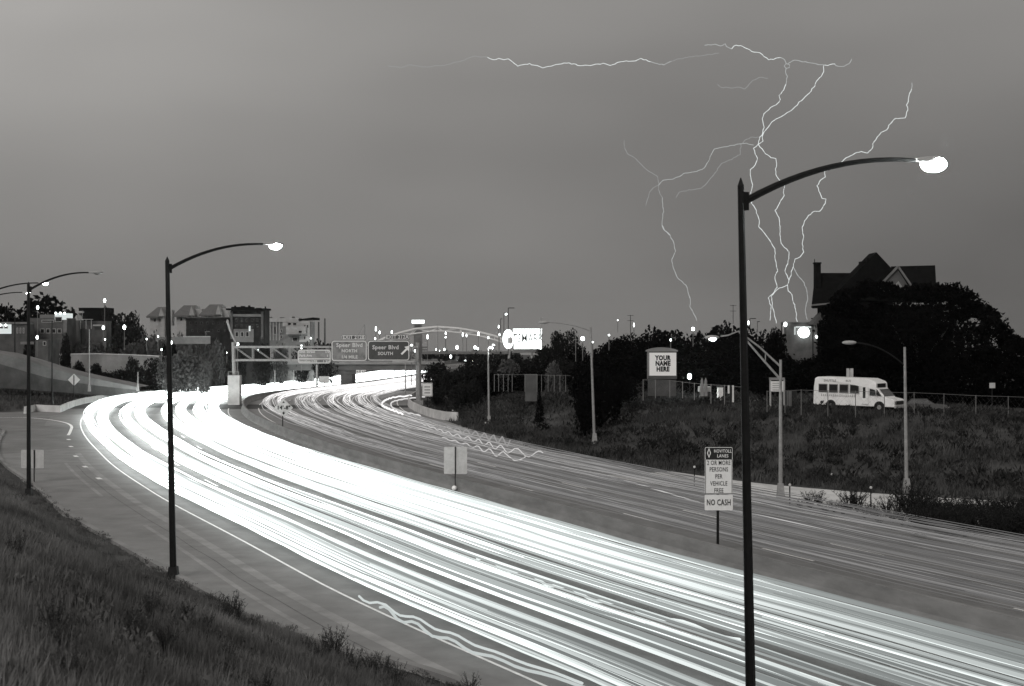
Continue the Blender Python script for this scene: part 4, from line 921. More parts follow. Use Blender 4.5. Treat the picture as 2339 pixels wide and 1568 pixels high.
t = empty('crane', (PX(833, 420), 420, 0), 'thin dark jib standing above the exit 212B sign', 'crane'); MB().tube([(0, 0, 0), (0, 0, PZ(741, 420))], .12, 5).build('mast', MT['render_grey'], t); MB().tube([(0, 0, PZ(742, 420)), (-1.9, 0, PZ(765, 420))], .08, 4).build('jib', MT['render_grey'], t)
# long retaining wall on the left hillside
d = 262
t = empty('retaining_wall', (PX(220, d), d, 0), 'long pale retaining wall with a light cap across the left hillside', 'wall')
w0 = [(84, 812, 846), (140, 808.5, 845), (220, 807.5, 846), (300, 810, 847), (345, 812, 848), (440, 818, 850)]
q = MB(); c_ = MB()
for (a, b_, e2), (a2, b2, e3) in zip(w0, w0[1:]):
    x0, x1 = PX(a, d)-t.location.x, PX(a2, d)-t.location.x
    q.prism([(x0, 0, PZ(e2+8, d)), (x1, 0, PZ(e3+8, d)), (x1, 0, PZ(b2+2, d)), (x0, 0, PZ(b_+2, d))], (0, .5, 0)); c_.prism([(x0, -.12, PZ(b_+2, d)+.002), (x1, -.12, PZ(b2+2, d)+.002), (x1, -.12, PZ(b2, d)), (x0, -.12, PZ(b_, d))], (0, .75, 0))
q.build('wall', MT['wall'], t); c_.build('cap', MT['concrete'], t)
# ramp on the left: wall face, road deck and parapet
rs = [(-120, 792, 806, 880, 195), (0, 808, 832, 876, 198), (60, 824, 850, 880, 200), (110, 840, 864, 884, 203), (160, 853, 872, 888, 206), (210, 864, 880, 892, 210), (260, 874, 886, 895, 214), (315, 885, 892, 898, 219)]
t = empty('left_ramp', (PX(60, 200), 200, 0), 'concrete ramp sloping down from the left edge to the freeway', 'ramp')
q = MB(); f_ = MB(); l_ = MB()
for (a, v0, v1, v2, d1), (a2, w0_, w1_, w2_, d2) in zip(rs, rs[1:]):
    A = lambda u, v, d, dy=0: (PX(u, d)-t.location.x, d-200+dy, PZ(v, d))
    q.v += [A(a, v0, d1), A(a2, w0_, d2), A(a2, w1_, d2), A(a, v1, d1)]; n = len(q.v); q.f.append((n-4, n-1, n-2, n-3))
    q.v += [A(a, v0, d1), A(a2, w0_, d2), A(a2, w0_, d2, 7), A(a, v0, d1, 7)]; n = len(q.v); q.f.append((n-4, n-3, n-2, n-1))
    l_.v += [A(a, v1, d1, -.12), A(a2, w1_, d2, -.12), A(a2, w1_+1.5, d2, -.12), A(a, v1+1.5, d1, -.12)]; n = len(l_.v); l_.f.append((n-4, n-1, n-2, n-3))
    f_.v += [A(a, v1, d1, -.05), A(a2, w1_, d2, -.05), A(a2, w2_+10, d2, -.05), A(a, v2+10, d1, -.05)]; n = len(f_.v); f_.f.append((n-4, n-1, n-2, n-3))
q.build('parapet', MT['ramp_wall'], t); f_.build('retaining_wall', MT['render_dark'], t); l_.build('ledge', MT['render_dark'], t)
# ------------------------------------------------------------------ the dark house
dh = 168.
t = empty('victorian_house', (PX(1990, dh), dh, 3.8), 'dark steep-roofed house with gable and chimneys above the broad tree', 'house')
hx, hy, hz = t.location
X = lambda u: PX(u, dh)-hx
Zz = lambda v: PZ(v, dh)-hz
fp_ = [(PX(1867, dh+1)-hx, 1, -1), (PX(2128, dh+1)-hx, 1, -1), (PX(2128, dh+11)-hx, 11, -1), (PX(1870, dh+11)-hx, 11, -1)]; MB().prism(fp_, (0, 0, Zz(700)+1)).build('wall', MT['brick_dark'], t)
def hp(u, v, dy=0.): dd = dh+dy; return (PX(u, dd)-hx, dy, PZ(v, dd)-hz)
rf = MB()
rf.v = [hp(1853, 703, -.8), hp(2040, 703, -.8), hp(2040, 624, 5.5), hp(1862, 624, 5.5), hp(2040, 705, 12), hp(1856, 705, 12)]; rf.f = [(0, 1, 2, 3), (3, 2, 4, 5), (0, 3, 5)]
b_ = len(rf.v); rf.v += [hp(2040, 692, -.8), hp(2141, 692, -.8), hp(2136, 606.5, 5.5), hp(2035, 609, 5.5), hp(2140, 692, 12), hp(2040, 692, 12)]
rf.f += [(b_, b_+1, b_+2, b_+3), (b_+3, b_+2, b_+4, b_+5), (b_+1, b_+4, b_+2)]
rf.build('roof', MT['roof_dark'], t)
MB().prism([hp(1896, 684, -.4), hp(2108, 690, -.4), hp(2002, 576.5, -.4)], (0, 3.5, 0)).build('cross_roof', MT['roof_dark'], t)
ch = bpart(t, 1873, 1886, 600, 660, 1.0, 'brick_dark', 'chimney', 2.6); bpart(t, 1871.5, 1887.5, 597, 600, 1.2, 'brick_dark', 'chimney_cap', 2.5); MB().tube([(X(1881), 5, Zz(597)), (X(1881), 5, Zz(587))], .05, 5).build('flue', MT['black'], t)
bpart(t, 1965, 1978, 598, 630, 1.0, 'brick_dark', 'chimney', -.2); bpart(t, 1978.2, 1989, 590.5, 615, 1.0, 'brick_dark', 'chimney', -.21); bpart(t, 2110, 2122, 604, 620, .8, 'brick_dark', 'chimney', 5)
MB().prism([(X(1994), -1.7, Zz(664)), (X(2078), -1.7, Zz(675)), (X(2041), -1.7, Zz(616))], (0, 3.0, 0)).build('gable', MT['render_dark'], t)
q = MB()
for (a, v0), (c2, v1) in (((1988, 666), (2041, 611)), ((2041, 611), (2086, 676))): q.tube([(X(a), -1.95, Zz(v0)), (X(c2), -1.95, Zz(v1))], .16, 4)
q.build('bargeboard', MT['render_grey'], t)
MB().prism([(X(2020), -1.78, Zz(667)), (X(2062), -1.78, Zz(671)), (X(2043), -1.78, Zz(644))], (0, .05, 0)).build('gable_window', MT['wall'], t)
MB().prism([(X(1850), -1.2, Zz(696)), (X(1895), -1.2, Zz(692)), (X(1895), -1.2, Zz(695)), (X(1850), -1.2, Zz(700))], (0, .3, 0)).build('eave_gutter', MT['render_grey'], t)
MB().prism([(X(1850), -1.4, Zz(742)), (X(1858), -1.4, Zz(746)), (X(1885), -1.4, Zz(714)), (X(1877), -1.4, Zz(712))], (0, 3, 0)).build('porch_roof', MT['render_dark'], t)
win(t, t, 1880, 1890, 720, 740, 1)
# lit building left of the house
t = bld('lit_building', 1830, 300, 'pale wide building with a blazing round sign left of the dark house', zb=3.5); bpart(t, 1795, 1900, 737, None, 14, 'render_dark', 'wall'); bpart(t, 1795, 1900, 735.5, 737.5, 14.6, 'render_grey', 'parapet', -.3)
MB().ball((0+PX(1834, 300)-t.location.x, -.9, PZ(760, 300)-3.5), 1.18, 16, 10, (1.05, .35, .95)).build('round_sign', MT['far_lamp'], t)
bpart(t, 1817, 1852, 746, 749, .3, 'facade_glow', 'sign_band', -.4); bpart(t, 1814, 1816, 747, 765, .3, 'facade_glow', 'side_strip', -.4)
bpart(t, 1786, 1790, 743, 778, .4, 'render_pale', 'downpipe', -.6)
spot(t, 1792.5, 741.5, .36); spot(t, 1863, 770, .26)
t = empty('mast', (PX(1857, 260), 260, 4), 'thin dark mast with a crosspiece touching the house porch', 'mast'); MB().tube([(0, 0, 0), (0, 0, PZ(728, 260)-4)], .11, 6).build('pole', MT['pole_dark'], t); MB().box((.3, 0, PZ(728, 260)-4), (1.3, .2, .2)).build('crosspiece', MT['pole_dark'], t)
# ------------------------------------------------------------------ big lit store sign, sign tower
d = 430; t = bld('lit_store_sign', 1195, d, 'blazing white store sign with a ball emblem above the dark trees', 'sign', zb=-2)
X = lambda u: PX(u, d)-t.location.x
Zz = lambda v: PZ(v, d)+2
bpart(t, 1174, 1237, 764, 800, 1.0, 'bright_sign', 'letter_board'); p_ = bpart(t, 1172, 1238, 751.5, 762.5, .8, 'bright_sign', 'top_board', .1)
MB().ball((X(1161), -.1, Zz(775)), 12.8*d/F, 20, 12, (1, .22, 1.75)).build('ball_emblem', MT['bright_sign'], t, True)
MB().box((X(1203), -.3, Zz(802)), (62*d/F, .5, 1.2)).build('base', MT['render_grey'], t); MB().tube([(X(1163), -.1, Zz(797)), (X(1163), -.1, -2)], .4, 8).build('leg', MT['pole_grey'], t); MB().tube([(X(1215), 0, Zz(797)), (X(1215), 0, -2)], .4, 8).build('leg', MT['pole_grey'], t)
MB().ball((X(1166), -1.15, Zz(778)), 5.5*d/F, 14, 8, (1, .2, 1.5)).build('emblem_inset', MT['panel_back'], t)  # smaller grey ball set in front of the emblem
legend('TSMARK', (X(1206), -.05, Zz(774)), 3.4, t, 'render_grey', 'lettering', bold=.02, sx_=.70)
legend('WAREHOUSE MARKET', (X(1205), .06, Zz(757)), 1.0, t, 'render_grey', 'lettering', bold=.01, sx_=.85)
d = 560; t = bld('sign_tower', 955, d, 'tall grey tower with a bright lit box on top behind the gantry', 'sign tower', zb=-8); bpart(t, 945, 964, 741, None, 4, 'render_grey', 'shaft'); bpart(t, 941, 969, 731.5, 739, 5, 'bright_sign', 'lit_box', -.8)
bpart(t, 948, 961, 742, 749, .4, 'render_dark', 'louvre', -.5); bpart(t, 964.2, 974, 760, 782, 3, 'render_pale', 'side_block', .2)
legend('EXPO', (PX(955, d)-t.location.x, -.86, PZ(735.3, d)+8), 1.2, t, 'render_grey', 'lettering', bold=.02)
t = bld('far_stand', 1063, 620, 'far low building with a row of bright windows between the tree clumps', zb=-10); bpart(t, 1040, 1084, 814, 838, 8, 'render_dark', 'wall')
for u in (1048, 1054, 1058, 1063, 1068, 1073, 1080): spot(t, u, 826+R.uniform(-1, 3), .55+.15*R.random(), 'far_lamp', -.6)
# ------------------------------------------------------------------ name signboard
d = 138; zb = 3.2; t = empty('name_signboard', (PX(1512, d), d, zb), 'arched white signboard reading YOUR NAME HERE on a grey base', 'signboard')
X = lambda u: PX(u, d)-t.location.x
Zz = lambda v: PZ(v, d)-zb
MB().box(((X(1479)+X(1546))/2, .3, (Zz(866)+Zz(800))/2), ((1546-1479)*d/F, .6, Zz(800)-Zz(866))).build('cabinet', MT['render_dark'], t)
arc = [(X(1476.5), -.15, Zz(801))]+[(X(1476.5+(71.5)*k/10), -.15, Zz(800.5-6.5*sin(pi*k/10)**.8)) for k in range(11)]+[(X(1548), -.15, Zz(801)), (X(1548), -.15, Zz(803.5)), (X(1476.5), -.15, Zz(803.5))]
MB().prism(arc, (0, 1, 0)).build('arched_cap', MT['wall'], t)
bpart(t, 1479, 1482, 803.5, 866, .1, 'wall', 'edge_trim', -.11)
mat('panel_bright', .85, .5); MB().box(((X(1483)+X(1544.5))/2, -.03, (Zz(806)+Zz(858.5))/2), (61.5*d/F, .06, 52.5*d/F)).build('panel', MT['panel_bright'], t)  # even near-white base colour for the signboard face
bpart(t, 1480, 1546, 859, 866, .15, 'render_dark', 'lower_rail', -.16)
for s_, v in (('YOUR', 818.5), ('NAME', 831), ('HERE', 844)): legend(s_, (X(1514), -.075, Zz(v)), .62, t, 'black', 'lettering', bold=.035, sx_=.82)
bpart(t, 1481, 1545, 866.2, 905, .5, 'render_dark', 'base', .1)
# ------------------------------------------------------------------ things along the crest
def thing_box(name, u0, u1, v0, v1, d, dep, m, lab, cat, nm='body'):
    t = empty(name, (PX((u0+u1)/2, d), d, PZ(v1, d)), lab, cat); w = (u1-u0)*d/F; h = (v1-v0)*d/F; return t, w, h
t, w, h = thing_box('utility_cabinet', 1639, 1651, 886, 915, 140, .5, 'panel_white', 'narrow white cabinet standing in the grass near the signboard', 'cabinet')
MB().box((0, 0, h/2), (w, .5, h)).build('body', MT['bus_white'], t); MB().box((0, 0, h+.03), (w+.06, .56, .06)).build('lid', MT['render_pale'], t); MB().box((0, -.26, h*.45), (w*.7, .02, h*.7)).build('door', MT['panel_white'], t)
t = empty('notice_board', (PX(1774.5, 128), 128, PZ(928, 128)), 'white notice board on two posts behind the braced lamp post', 'signboard'); X = lambda u: PX(u, 128)-t.location.x; Zz = lambda v: PZ(v, 128)-t.location.z
for u in (1759.5, 1791): MB().box((X(u), 0, Zz(866)/2), (.14, .14, Zz(866))).build('post', MT['render_pale'], t)
bpart(t, 1757.5, 1792, 863, 868.5, .3, 'wall', 'top_rail', -.1); bpart(t, 1760, 1789, 871, 895, .1, 'panel_white', 'panel', -.12)
q = MB()
for v in (876, 881, 886, 891): q.box((X(1774), -.13, Zz(v)), (.8, .01, .05))
q.build('lettering', MT['wall'], t)
t = empty('sign_post', (PX(1669, 127), 127, PZ(930, 127)), 'dark post with two white fins left of the nearest pole', 'sign'); h = PZ(881, 127)-t.location.z; MB().box((0, 0, h/2), (.16, .16, h)).build('post', MT['black'], t)
for a, h1 in ((-.17, .72), (.22, 1.5)): MB().box((a, .1, h-h1/2), (.16, .06, h1), 0, 1).build('fin', MT['panel_white'], t)
for k, (u, h_) in enumerate(((1603.5, 1.5), (1612, 1.5))):
    d = 136; t = empty('garden_lamp', (PX(u, d), d, PZ(905, d)), ('left' if k == 0 else 'right')+' of two pale pointed lamps on a box by the gate', 'lamp'); MB().box((0, 0, .55), (.3, .3, 1.1)).build('plinth', MT['wall'], t)
    MB().tube([(0, 0, .9), (0, 0, 1.1), (0, 0, 1.45), (0, 0, 1.75)], [.10, .15, .13, .02], 8).build('shade', MT['wall'], t)
t = empty('gate_box', (PX(1609, 137.5), 137.5, PZ(908, 137.5)), 'low white box behind the pair of pointed lamps', 'box'); MB().box((0, 0, .8), (1.15, .8, .5)).build('body', MT['panel_back'], t); MB().box((0, 0, .27), (.9, .6, .54)).build('plinth', MT['render_dark'], t)
t = empty('lamp_post', (PX(1575, 140), 140, PZ(905, 140)), 'short post lamp glowing right of the name signboard', 'lamp'); h = PZ(860, 140)-t.location.z; MB().tube([(0, 0, 0), (0, 0, h)], .05, 6).build('post', MT['pole_dark'], t); MB().ball((0, 0, h), .17, 10, 8, (1, 1, 1.5)).build('globe', MT['lamp_on'], t, True)
t, w, h = thing_box('parking_sign', 2260, 2273, 875, 887, 124, .1, 'panel_back', 'small grey square sign against the dark tree on the right', 'sign'); t.location.z = 3.0
MB().box((0, 0, PZ(881, 124)-3.0), (w, .04, h)).build('panel', MT['panel_back'], t); MB().box((0, .05, (PZ(878, 124)-3)/2), (.06, .05, PZ(878, 124)-3)).build('post', MT['black'], t)
t = empty('parking_sign', (PX(1941, 131), 131, 3.3), 'pair of grey sign panels showing above the bus roof', 'sign')
for u0, u1 in ((1933.5, 1940), (1942, 1949)): MB().box((PX((u0+u1)/2, 131)-t.location.x, 0, PZ(852, 131)-3.3), ((u1-u0)*131/F, .04, 20*131/F)).build('panel', MT['panel_back'], t)
MB().box((0, .05, (PZ(845, 131)-3.3)/2), (.08, .05, PZ(845, 131)-3.3)).build('post', MT['pole_grey'], t)
# chain link fences: posts and rail
def fence(pts, lab, hts, m='pole_grey', mesh=True):
    o = empty('chain_link_fence', pts[0], lab, 'fence'); P0 = Vector(pts[0])
    for p, h in zip(pts, hts): 
        v = Vector(p)-P0; MB().tube([v-Vector((0, 0, .5)), v+Vector((0, 0, h))], .035, 5).build('post', MT[m], o)
    MB().tube([Vector(p)-P0+Vector((0, 0, h-.05)) for p, h in zip(pts, hts)], .022, 4).build('top_rail', MT[m], o)
    if mesh:
        q = MB()
        for (p, h), (p2, h2) in zip(zip(pts, hts), zip(pts[1:], hts[1:])):
            a = Vector(p)-P0; b2 = Vector(p2)-P0; L = (b2-a).length; n = int(L/.42)
            for k in range(n):
                t1 = k/n; t2 = min(1, (k+3)/n)
                q.tube([a.lerp(b2, t1), a.lerp(b2, t2)+Vector((0, 0, h-.1))], .0032, 3, False); q.tube([a.lerp(b2, t2), a.lerp(b2, t1)+Vector((0, 0, h-.1))], .0032, 3, False)
        q.build('wire_mesh', MT['render_grey'], o)
    return o
fp = []; fh = []
for u, vt, vb in ((1752, 893, 928), (1793, 892, 930), (1830, 890, 934), (1891, 892, 937), (1954, 893, 940), (2020, 895, 944), (2088, 896, 944), (2156, 899, 950), (2229, 903, 953), (2303, 905, 957), (2380, 908, 962)):
    d = 117; fp.append((PX(u, d), d, PZ(vb, d))); fh.append((vb-vt)*d/F)
fence(fp, 'chain link fence along the bank top in front of the bus', fh, 'render_grey')
fp = []; fh = []
for u, vt, vb in ((1129, 855, 884), (1139, 855, 884), (1150, 855, 884), (1160.5, 855, 885), (1170, 855, 885), (1199, 855, 885), (1227, 856, 885), (1237, 856, 885), (1252, 857, 885), (1266, 857, 885), (1279, 857, 885), (1292, 857, 885), (1309, 858, 886)):
    d = 156; fp.append((PX(u, d), d, PZ(vb, d))); fh.append((vb-vt)*d/F)
fence(fp, 'wire fence on the bank top below the dark tree line', fh, 'render_grey', False)
fp = []; fh = []
for u, vt, vb in ((1469, 867, 903), (1497, 867, 898), (1530, 868, 896), (1559, 872, 898), (1586, 875, 902), (1624, 878, 910), (1655, 880, 912), (1700, 884, 918)):
    d = 131; fp.append((PX(u, d), d, PZ(vb, d))); fh.append((vb-vt)*d/F)
fence(fp, 'wire fence passing below the name signboard', fh, 'wall', True)
t = bld('wall', 1213, 160, 'short pale block wall behind the wire fence', 'wall', zb=3); bpart(t, 1199.5, 1226.5, 857, None, .4, 'render_dark', 'blocks', 0); bpart(t, 1198.5, 1227.5, 855.5, 857.2, .5, 'render_grey', 'coping', -.05)
t = bld('shed', 1830, 122, 'dark slatted screen between the notice board and the bus', 'screen', zb=3.0); bpart(t, 1797, 1808, 893, 929, .2, 'render_dark', 'panel', 0); bpart(t, 1833, 1868, 902, 936, .2, 'black', 'panel', 9)
for u in (1799, 1803, 1806): bpart(t, u, u+1, 894, 928, .08, 'wall', 'slat', -.1)
# ------------------------------------------------------------------ shuttle bus
db_ = 126.; th = radians(-41)
bus = empty('shuttle_bus', (PX(1957, db_), db_-.6, PZ(937, db_)), 'white shuttle bus with a raised cab roof parked on the bank top', 'bus'); bus.rotation_euler = (0, 0, th)
# side outline (x forward, z up), -y is the side facing the freeway
W2 = 1.12
side = [(-3.85, .45), (-3.80, 2.0), (-3.70, 2.78), (-3.45, 2.93), (1.35, 2.86), (2.05, 2.62), (2.22, 2.45), (2.24, 2.02), (2.35, 1.98), (3.0, 1.30), (3.05, 1.24), (3.78, 1.10), (3.86, 1.0), (3.88, .42)]
b = MB(); n = len(side)
def wy(x, z): return W2*(1-.05*max(0, (z-1.6)/1.3))*(.88 if x > 2.3 else 1)
for sgn in (-1, 1):
    for x, z in side: b.v.append((x, sgn*wy(x, z), z))
b.f.append(tuple(range(n))); b.f.append(tuple(range(2*n-1, n-1, -1)))
for i in range(n): j = (i+1) % n; b.f.append((i, n+i, n+j, j))
body = b.build('body', MT['bus_white'], bus)
bev = body.modifiers.new('bev', 'BEVEL'); bev.width = .06; bev.segments = 2; bev.limit_method = 'ANGLE'
y_ = -W2-.012
def bq(name, pts, m, y=None, parent=bus, th_=.02):
    q = MB().prism([(x, (y if y is not None else -wy(x, z)-.015), z) for x, z in pts], (0, th_, 0)); return q.build(name, MT[m], parent)
for k in range(4):
    x0 = -3.32+k*1.02; f = bq('window', [(x0, 1.55), (x0+.90, 1.55), (x0+.90, 2.32), (x0, 2.32)], 'trim')
    MB().prism([(x, -wy(x, z)-.022, z) for x, z in ((x0+.06, 1.60), (x0+.84, 1.60), (x0+.84, 2.26), (x0+.06, 2.26))], (0, .012, 0)).build('pane', MT['glass_dark'], f)
bq('door', [(.92, .62), (1.50, .62), (1.50, 2.42), (.92, 2.42)], 'bus_white', -W2-.008); bq('door_pane', [(1.0, 1.15), (1.26, 1.15), (1.26, 2.1), (1.0, 2.1)], 'glass_dark', -W2-.02)
bq('cab_window', [(1.62, 1.42), (2.22, 1.42), (2.14, 1.98), (1.66, 1.98)], 'glass_dark', -W2-.004); bq('quarter_window', [(2.28, 1.42), (2.72, 1.40), (2.36, 1.92), (2.26, 1.96)], 'glass_dark', -W2-.002)
# windscreen, destination box, grille, lamps, bumper on the front
q = MB(); q.v = [(2.41, -.86, 1.935), (2.41, .86, 1.935), (2.975, .92, 1.345), (2.975, -.92, 1.345)]; q.v = [(x+.02, y, z+.02) for x, y, z in q.v]; q.f = [(0, 3, 2, 1)]; q.build('windscreen', MT['glass_dark'], bus)
MB().box((2.26, -.1, 2.26), (.04, 1.5, .34)).build('destination_box', MT['glass_dark'], bus)
MB().box((3.90, 0, .80), (.05, 1.35, .30)).build('grille', MT['black'], bus)
for s_ in (-1, 1): MB().box((3.90, s_*.80, .82), (.05, .24, .22)).build('headlight', MT['wall'], bus)
MB().box((3.98, 0, .46), (.16, 2.1, .20)).build('bumper', MT['render_pale'], bus)
for x in (-2.1, 2.55):
    for s_ in (-1, 1):
        q = MB().tube([(x, s_*(W2-.28), .40), (x, s_*(W2+.02), .40)], .40, 20); wl_ = q.build('wheel', MT['tyre'], bus); MB().tube([(x, s_*(W2-.0), .40), (x, s_*(W2+.035), .40)], .2, 14).build('hub', MT['pole_grey'], wl_)
    bq('wheel_arch', [(x+.50*cos(radians(a)), .42+.50*sin(radians(a))) for a in range(0, 181, 20)], 'black', -W2-.006)
MB().box((2.45, -W2-.22, 1.62), (.06, .2, .30)).build('mirror', MT['black'], bus)
q = MB()
for k in range(17): q.box((-3.0+k*.2, -W2-.012, 1.32), (.11, .01, .16 if k % 3 else .22))
q.build('side_lettering', MT['panel_back'], bus)
legend('SHUTTLE', (-2.2, -wy(0, 2.6)-.02, 2.60), .28, bus, 'wall', 'roof_lettering', bold=.004); legend('BUS', (-.4, -wy(0, 2.6)-.02, 2.60), .28, bus, 'wall', 'roof_lettering', bold=.004)
# parked cars
def car(u, vb, d, w, rzv, lab, m, white=True):
    c = empty('parked_car', (PX(u, d), d, PZ(vb, d)), lab, 'car', 'cars parked on the bank top'); c.rotation_euler = (0, 0, rzv)
    pr = [(-2.2, .35), (-2.25, .8), (-1.5, .95), (-1.0, 1.38), (.35, 1.40), (1.05, .98), (2.1, .82), (2.25, .55), (2.2, .33)]
    b = MB(); n = len(pr)
    for s_ in (-1, 1):
        for x, z in pr: b.v.append((x, s_*(.86 if z < 1.1 else .66), z))
    b.f.append(tuple(range(n))); b.f.append(tuple(range(2*n-1, n-1, -1)))
    for i in range(n): j = (i+1) % n; b.f.append((i, n+i, n+j, j))
    b.build('body', MT[m], c)
    for s_ in (-1, 1): MB().prism([(-1.3, s_*.84, .98), (.85, s_*.84, 1.0), (.30, s_*.70, 1.33), (-.92, s_*.70, 1.32)], (0, s_*.02, 0)).build('side_window', MT['glass_dark'], c)
    q = MB(); q.v = [(.42, -.62, 1.37), (.42, .62, 1.37), (1.08, .80, 1.0), (1.08, -.80, 1.0)]; q.v = [(x+.02, y, z+.01) for x, y, z in q.v]; q.f = [(0, 3, 2, 1)]; q.build('windscreen', MT['glass_dark'], c)
    for x in (-1.4, 1.4):
        for s_ in (-1, 1): MB().tube([(x, s_*.66, .32), (x, s_*.90, .32)], .32, 14).build('wheel', MT['tyre'], c)
    for s_ in (-1, 1): MB().box((2.24, s_*.62, .66), (.06, .3, .14)).build('headlight', MT['trim'], c)
car(1717, 914, 158, 0, .25, 'pale car parked just right of the nearest pole, half hidden by it', 'panel_back')
car(2108, 947, 128, 0, -.3, 'dark car with a pale bonnet parked right of the bus', 'render_dark')
mat('far_pale', .30, .7)
# ------------------------------------------------------------------ distant lamps and poles
def far_lamp(u, v, d, r, lab=None, grp='small lit lamps scattered in the distance', vp=None, pm='render_grey', zb=None, sq=1.5):
    x = PX(u, d); z = PZ(v, d); zb = PZ(vp, d) if vp else (H(x, d) if zb is None else zb); zb = min(zb, z-2)
    t = empty('street_lamp', (x, d, zb), lab or 'small lit lamp among the distant lights', 'street lamp', grp if not lab else None)
    MB().tube([(0, 0, 0), (0, 0, z-zb)], max(.06, d*.00022), 5).build('pole', MT[pm], t); MB().ball((0, 0, z-zb), r*.62, 10, 8, (1, 1, sq)).build('lamp', MT['far_lamp'], t, True)
px = lambda d: d/F
for u, v, d, r, lab, vp in ((239, 687, 270, 4.6, 'tall lamp mast standing clear of the left trees', 742), (236, 749, 255, 4.6, None, 790), (284, 748, 250, 5.6, 'brightest star-like lamp in the dark trees on the left', 800), (86, 703, 235, 4.6, 'lit lamp just right of the unlit lamp post, by the big tree', 770), (85, 771, 225, 4.6, 'lit lamp low between the unlit post and the ramp', 815),
                            (391, 783, 240, 4.4, 'lamp glowing right beside the second lamp post', 840), (335, 775, 250, 2.2, None, 800), (361, 769, 250, 2.4, None, 800), (369, 799, 240, 2.6, None, 830), (240, 776, 255, 2.2, None, 800), (543, 787, 225, 4.6, None, 860), (590.6, 801, 300, 3.8, None, 840), (688.6, 793, 300, 4.8, None, 850),
                            (518, 806, 310, 1.6, None, 830), (940, 791, 210, 4.6, 'lamp glowing beside the exit sign arrow', 880), (948, 802, 300, 3.0, None, 850)): far_lamp(u, v, d, r*px(d), lab, vp=vp, pm='render_grey')
for u, v, r, sq, dp in ((858.6, 752, 2.4, 3.6, 18), (857, 774, 2.2, 2, 8), (867, 760, 2.0, 3, 14), (895, 759, 2.6, 2.2, 12), (976.5, 770, 2.2, 4, 60), (1018, 762, 1.9, 3, 30), (1018, 771, 3.0, .8, 30), (1057, 765, 2.0, 3.6, 40), (1065.6, 767, 1.8, 3, 40), (1093, 763, 3.0, 2.4, 50), (1115.6, 772, 1.9, 2.6, 30),
                        (996, 799, 1.5, 2.4, 14), (1004, 802, 1.2, 2, 8), (1015, 799, 2.4, 2, 14), (1044, 794, 4.6, 1.6, 18), (1085, 794, 4.2, 1.5, 14), (1091.5, 797, 3.2, 1.5, 14), (1029.5, 815, 3.6, 1.7, 14), (1127, 790, 5.0, 1.1, 40), (1141, 765, 1.8, 3, 40), (1139, 747, 1.8, 3.4, 60),
                        (1331, 774, 7.2, 1.08, 50), (1354, 782, 2.4, 1.4, 20), (1391, 766, 3.2, 1, 20), (1411, 732, 1.4, 1.6, 24), (1448, 743, 2.1, 3.8, 14), (1583, 752, 5.8, 1.1, 40), (1532, 777, 2.8, 1.7, 14), (1709.6, 738, 2.2, 3.8, 18)):
    lab = {1331: 'big round lamp glow left of the tall grey lamp post', 1583: 'star bright lamp at the foot of the left lightning', 1127: 'bright lamp left of the blazing store sign', 1448: 'slim lit lamp beside the left utility pole', 1709.6: 'slim lit lamp just right of the nearest pole'}.get(u)
    d = 480 if u < 1160 else (190 if u in (1331,) else 186 if u in (1583, 1532, 1391, 1354) else 330); far_lamp(u, v, d, r*px(d), lab, vp=v+dp, sq=sq)
def mast(u, v0, v1, d, w, lab, head=None, cross=None, m='pole_dark', lamp=None, grp=None):
    zb = PZ(v1, d); t = empty('utility_pole' if cross else 'lamp_mast', (PX(u, d), d, zb), lab, 'utility pole' if cross else 'lamp mast', grp); h = PZ(v0, d)-zb
    MB().tube([(0, 0, 0), (0, 0, h)], w*d/F/2, 6).build('pole', MT[m], t)
    if head: MB().box((head*d/F/2, 0, h), (abs(head)*d/F, .8, 1.6*d/F)).build('lamp_head', MT[m], t)
    if cross:
        for c in cross: MB().box((0, 0, h-c*d/F), (14*d/F, .15, .8*d/F)).build('crossarm', MT[m], t)
    if lamp: MB().ball((lamp*d/F, 0, h-2*d/F), 2.3*d/F, 8, 6).build('lamp', MT['far_lamp'], t)
mast(1161, 704, 812, 330, 1.5, 'tallest unlit mast left of the blazing store sign', 14); mast(1151, 716, 760, 360, 1.2, 'dark mast with a small lit lamp behind the tallest one', 5, lamp=5); mast(1143.5, 729, 765, 380, 1.2, 'shortest of the three dark masts by the store sign', 4)
mast(1235, 726, 775, 330, 2.4, 'pale mast at the right end of the store sign', 8, m='render_pale'); mast(1315, 768, 826, 200, 1.4, 'thin pale pole in the tree line left of the round glow', m='wall')
mast(1440, 720, 768, 260, 1.3, 'left utility pole on the skyline above the trees', cross=(1, 13)); mast(1674.6, 697, 740, 260, 1.2, 'right utility pole on the skyline near the nearest pole', cross=(1.5, 14)); mast(1730, 735, 760, 300, 1.1, 'short dark mast right of the nearest pole', 5); mast(1713, 728, 750, 300, 1.6, 'dark mast head over the slim lit lamp', 13)
mast(1000, 720+20, 812, 470, .8, 'thin dark pole crossing the arch bridge', m='render_grey'); mast(1411, 734, 760, 300, .8, 'hair thin pole with a tiny light on the skyline', m='render_grey')
mast(387, 700, 770, 300, 1.0, 'thin dark mast right beside the second lamp post', m='render_dark'); mast(470, 758, 790, 290, .9, 'small mast above the terrace wall', 8, m='render_grey'); mast(257, 716, 735, 300, .8, 'small pale sign mast in the left trees', 12, m='render_pale')
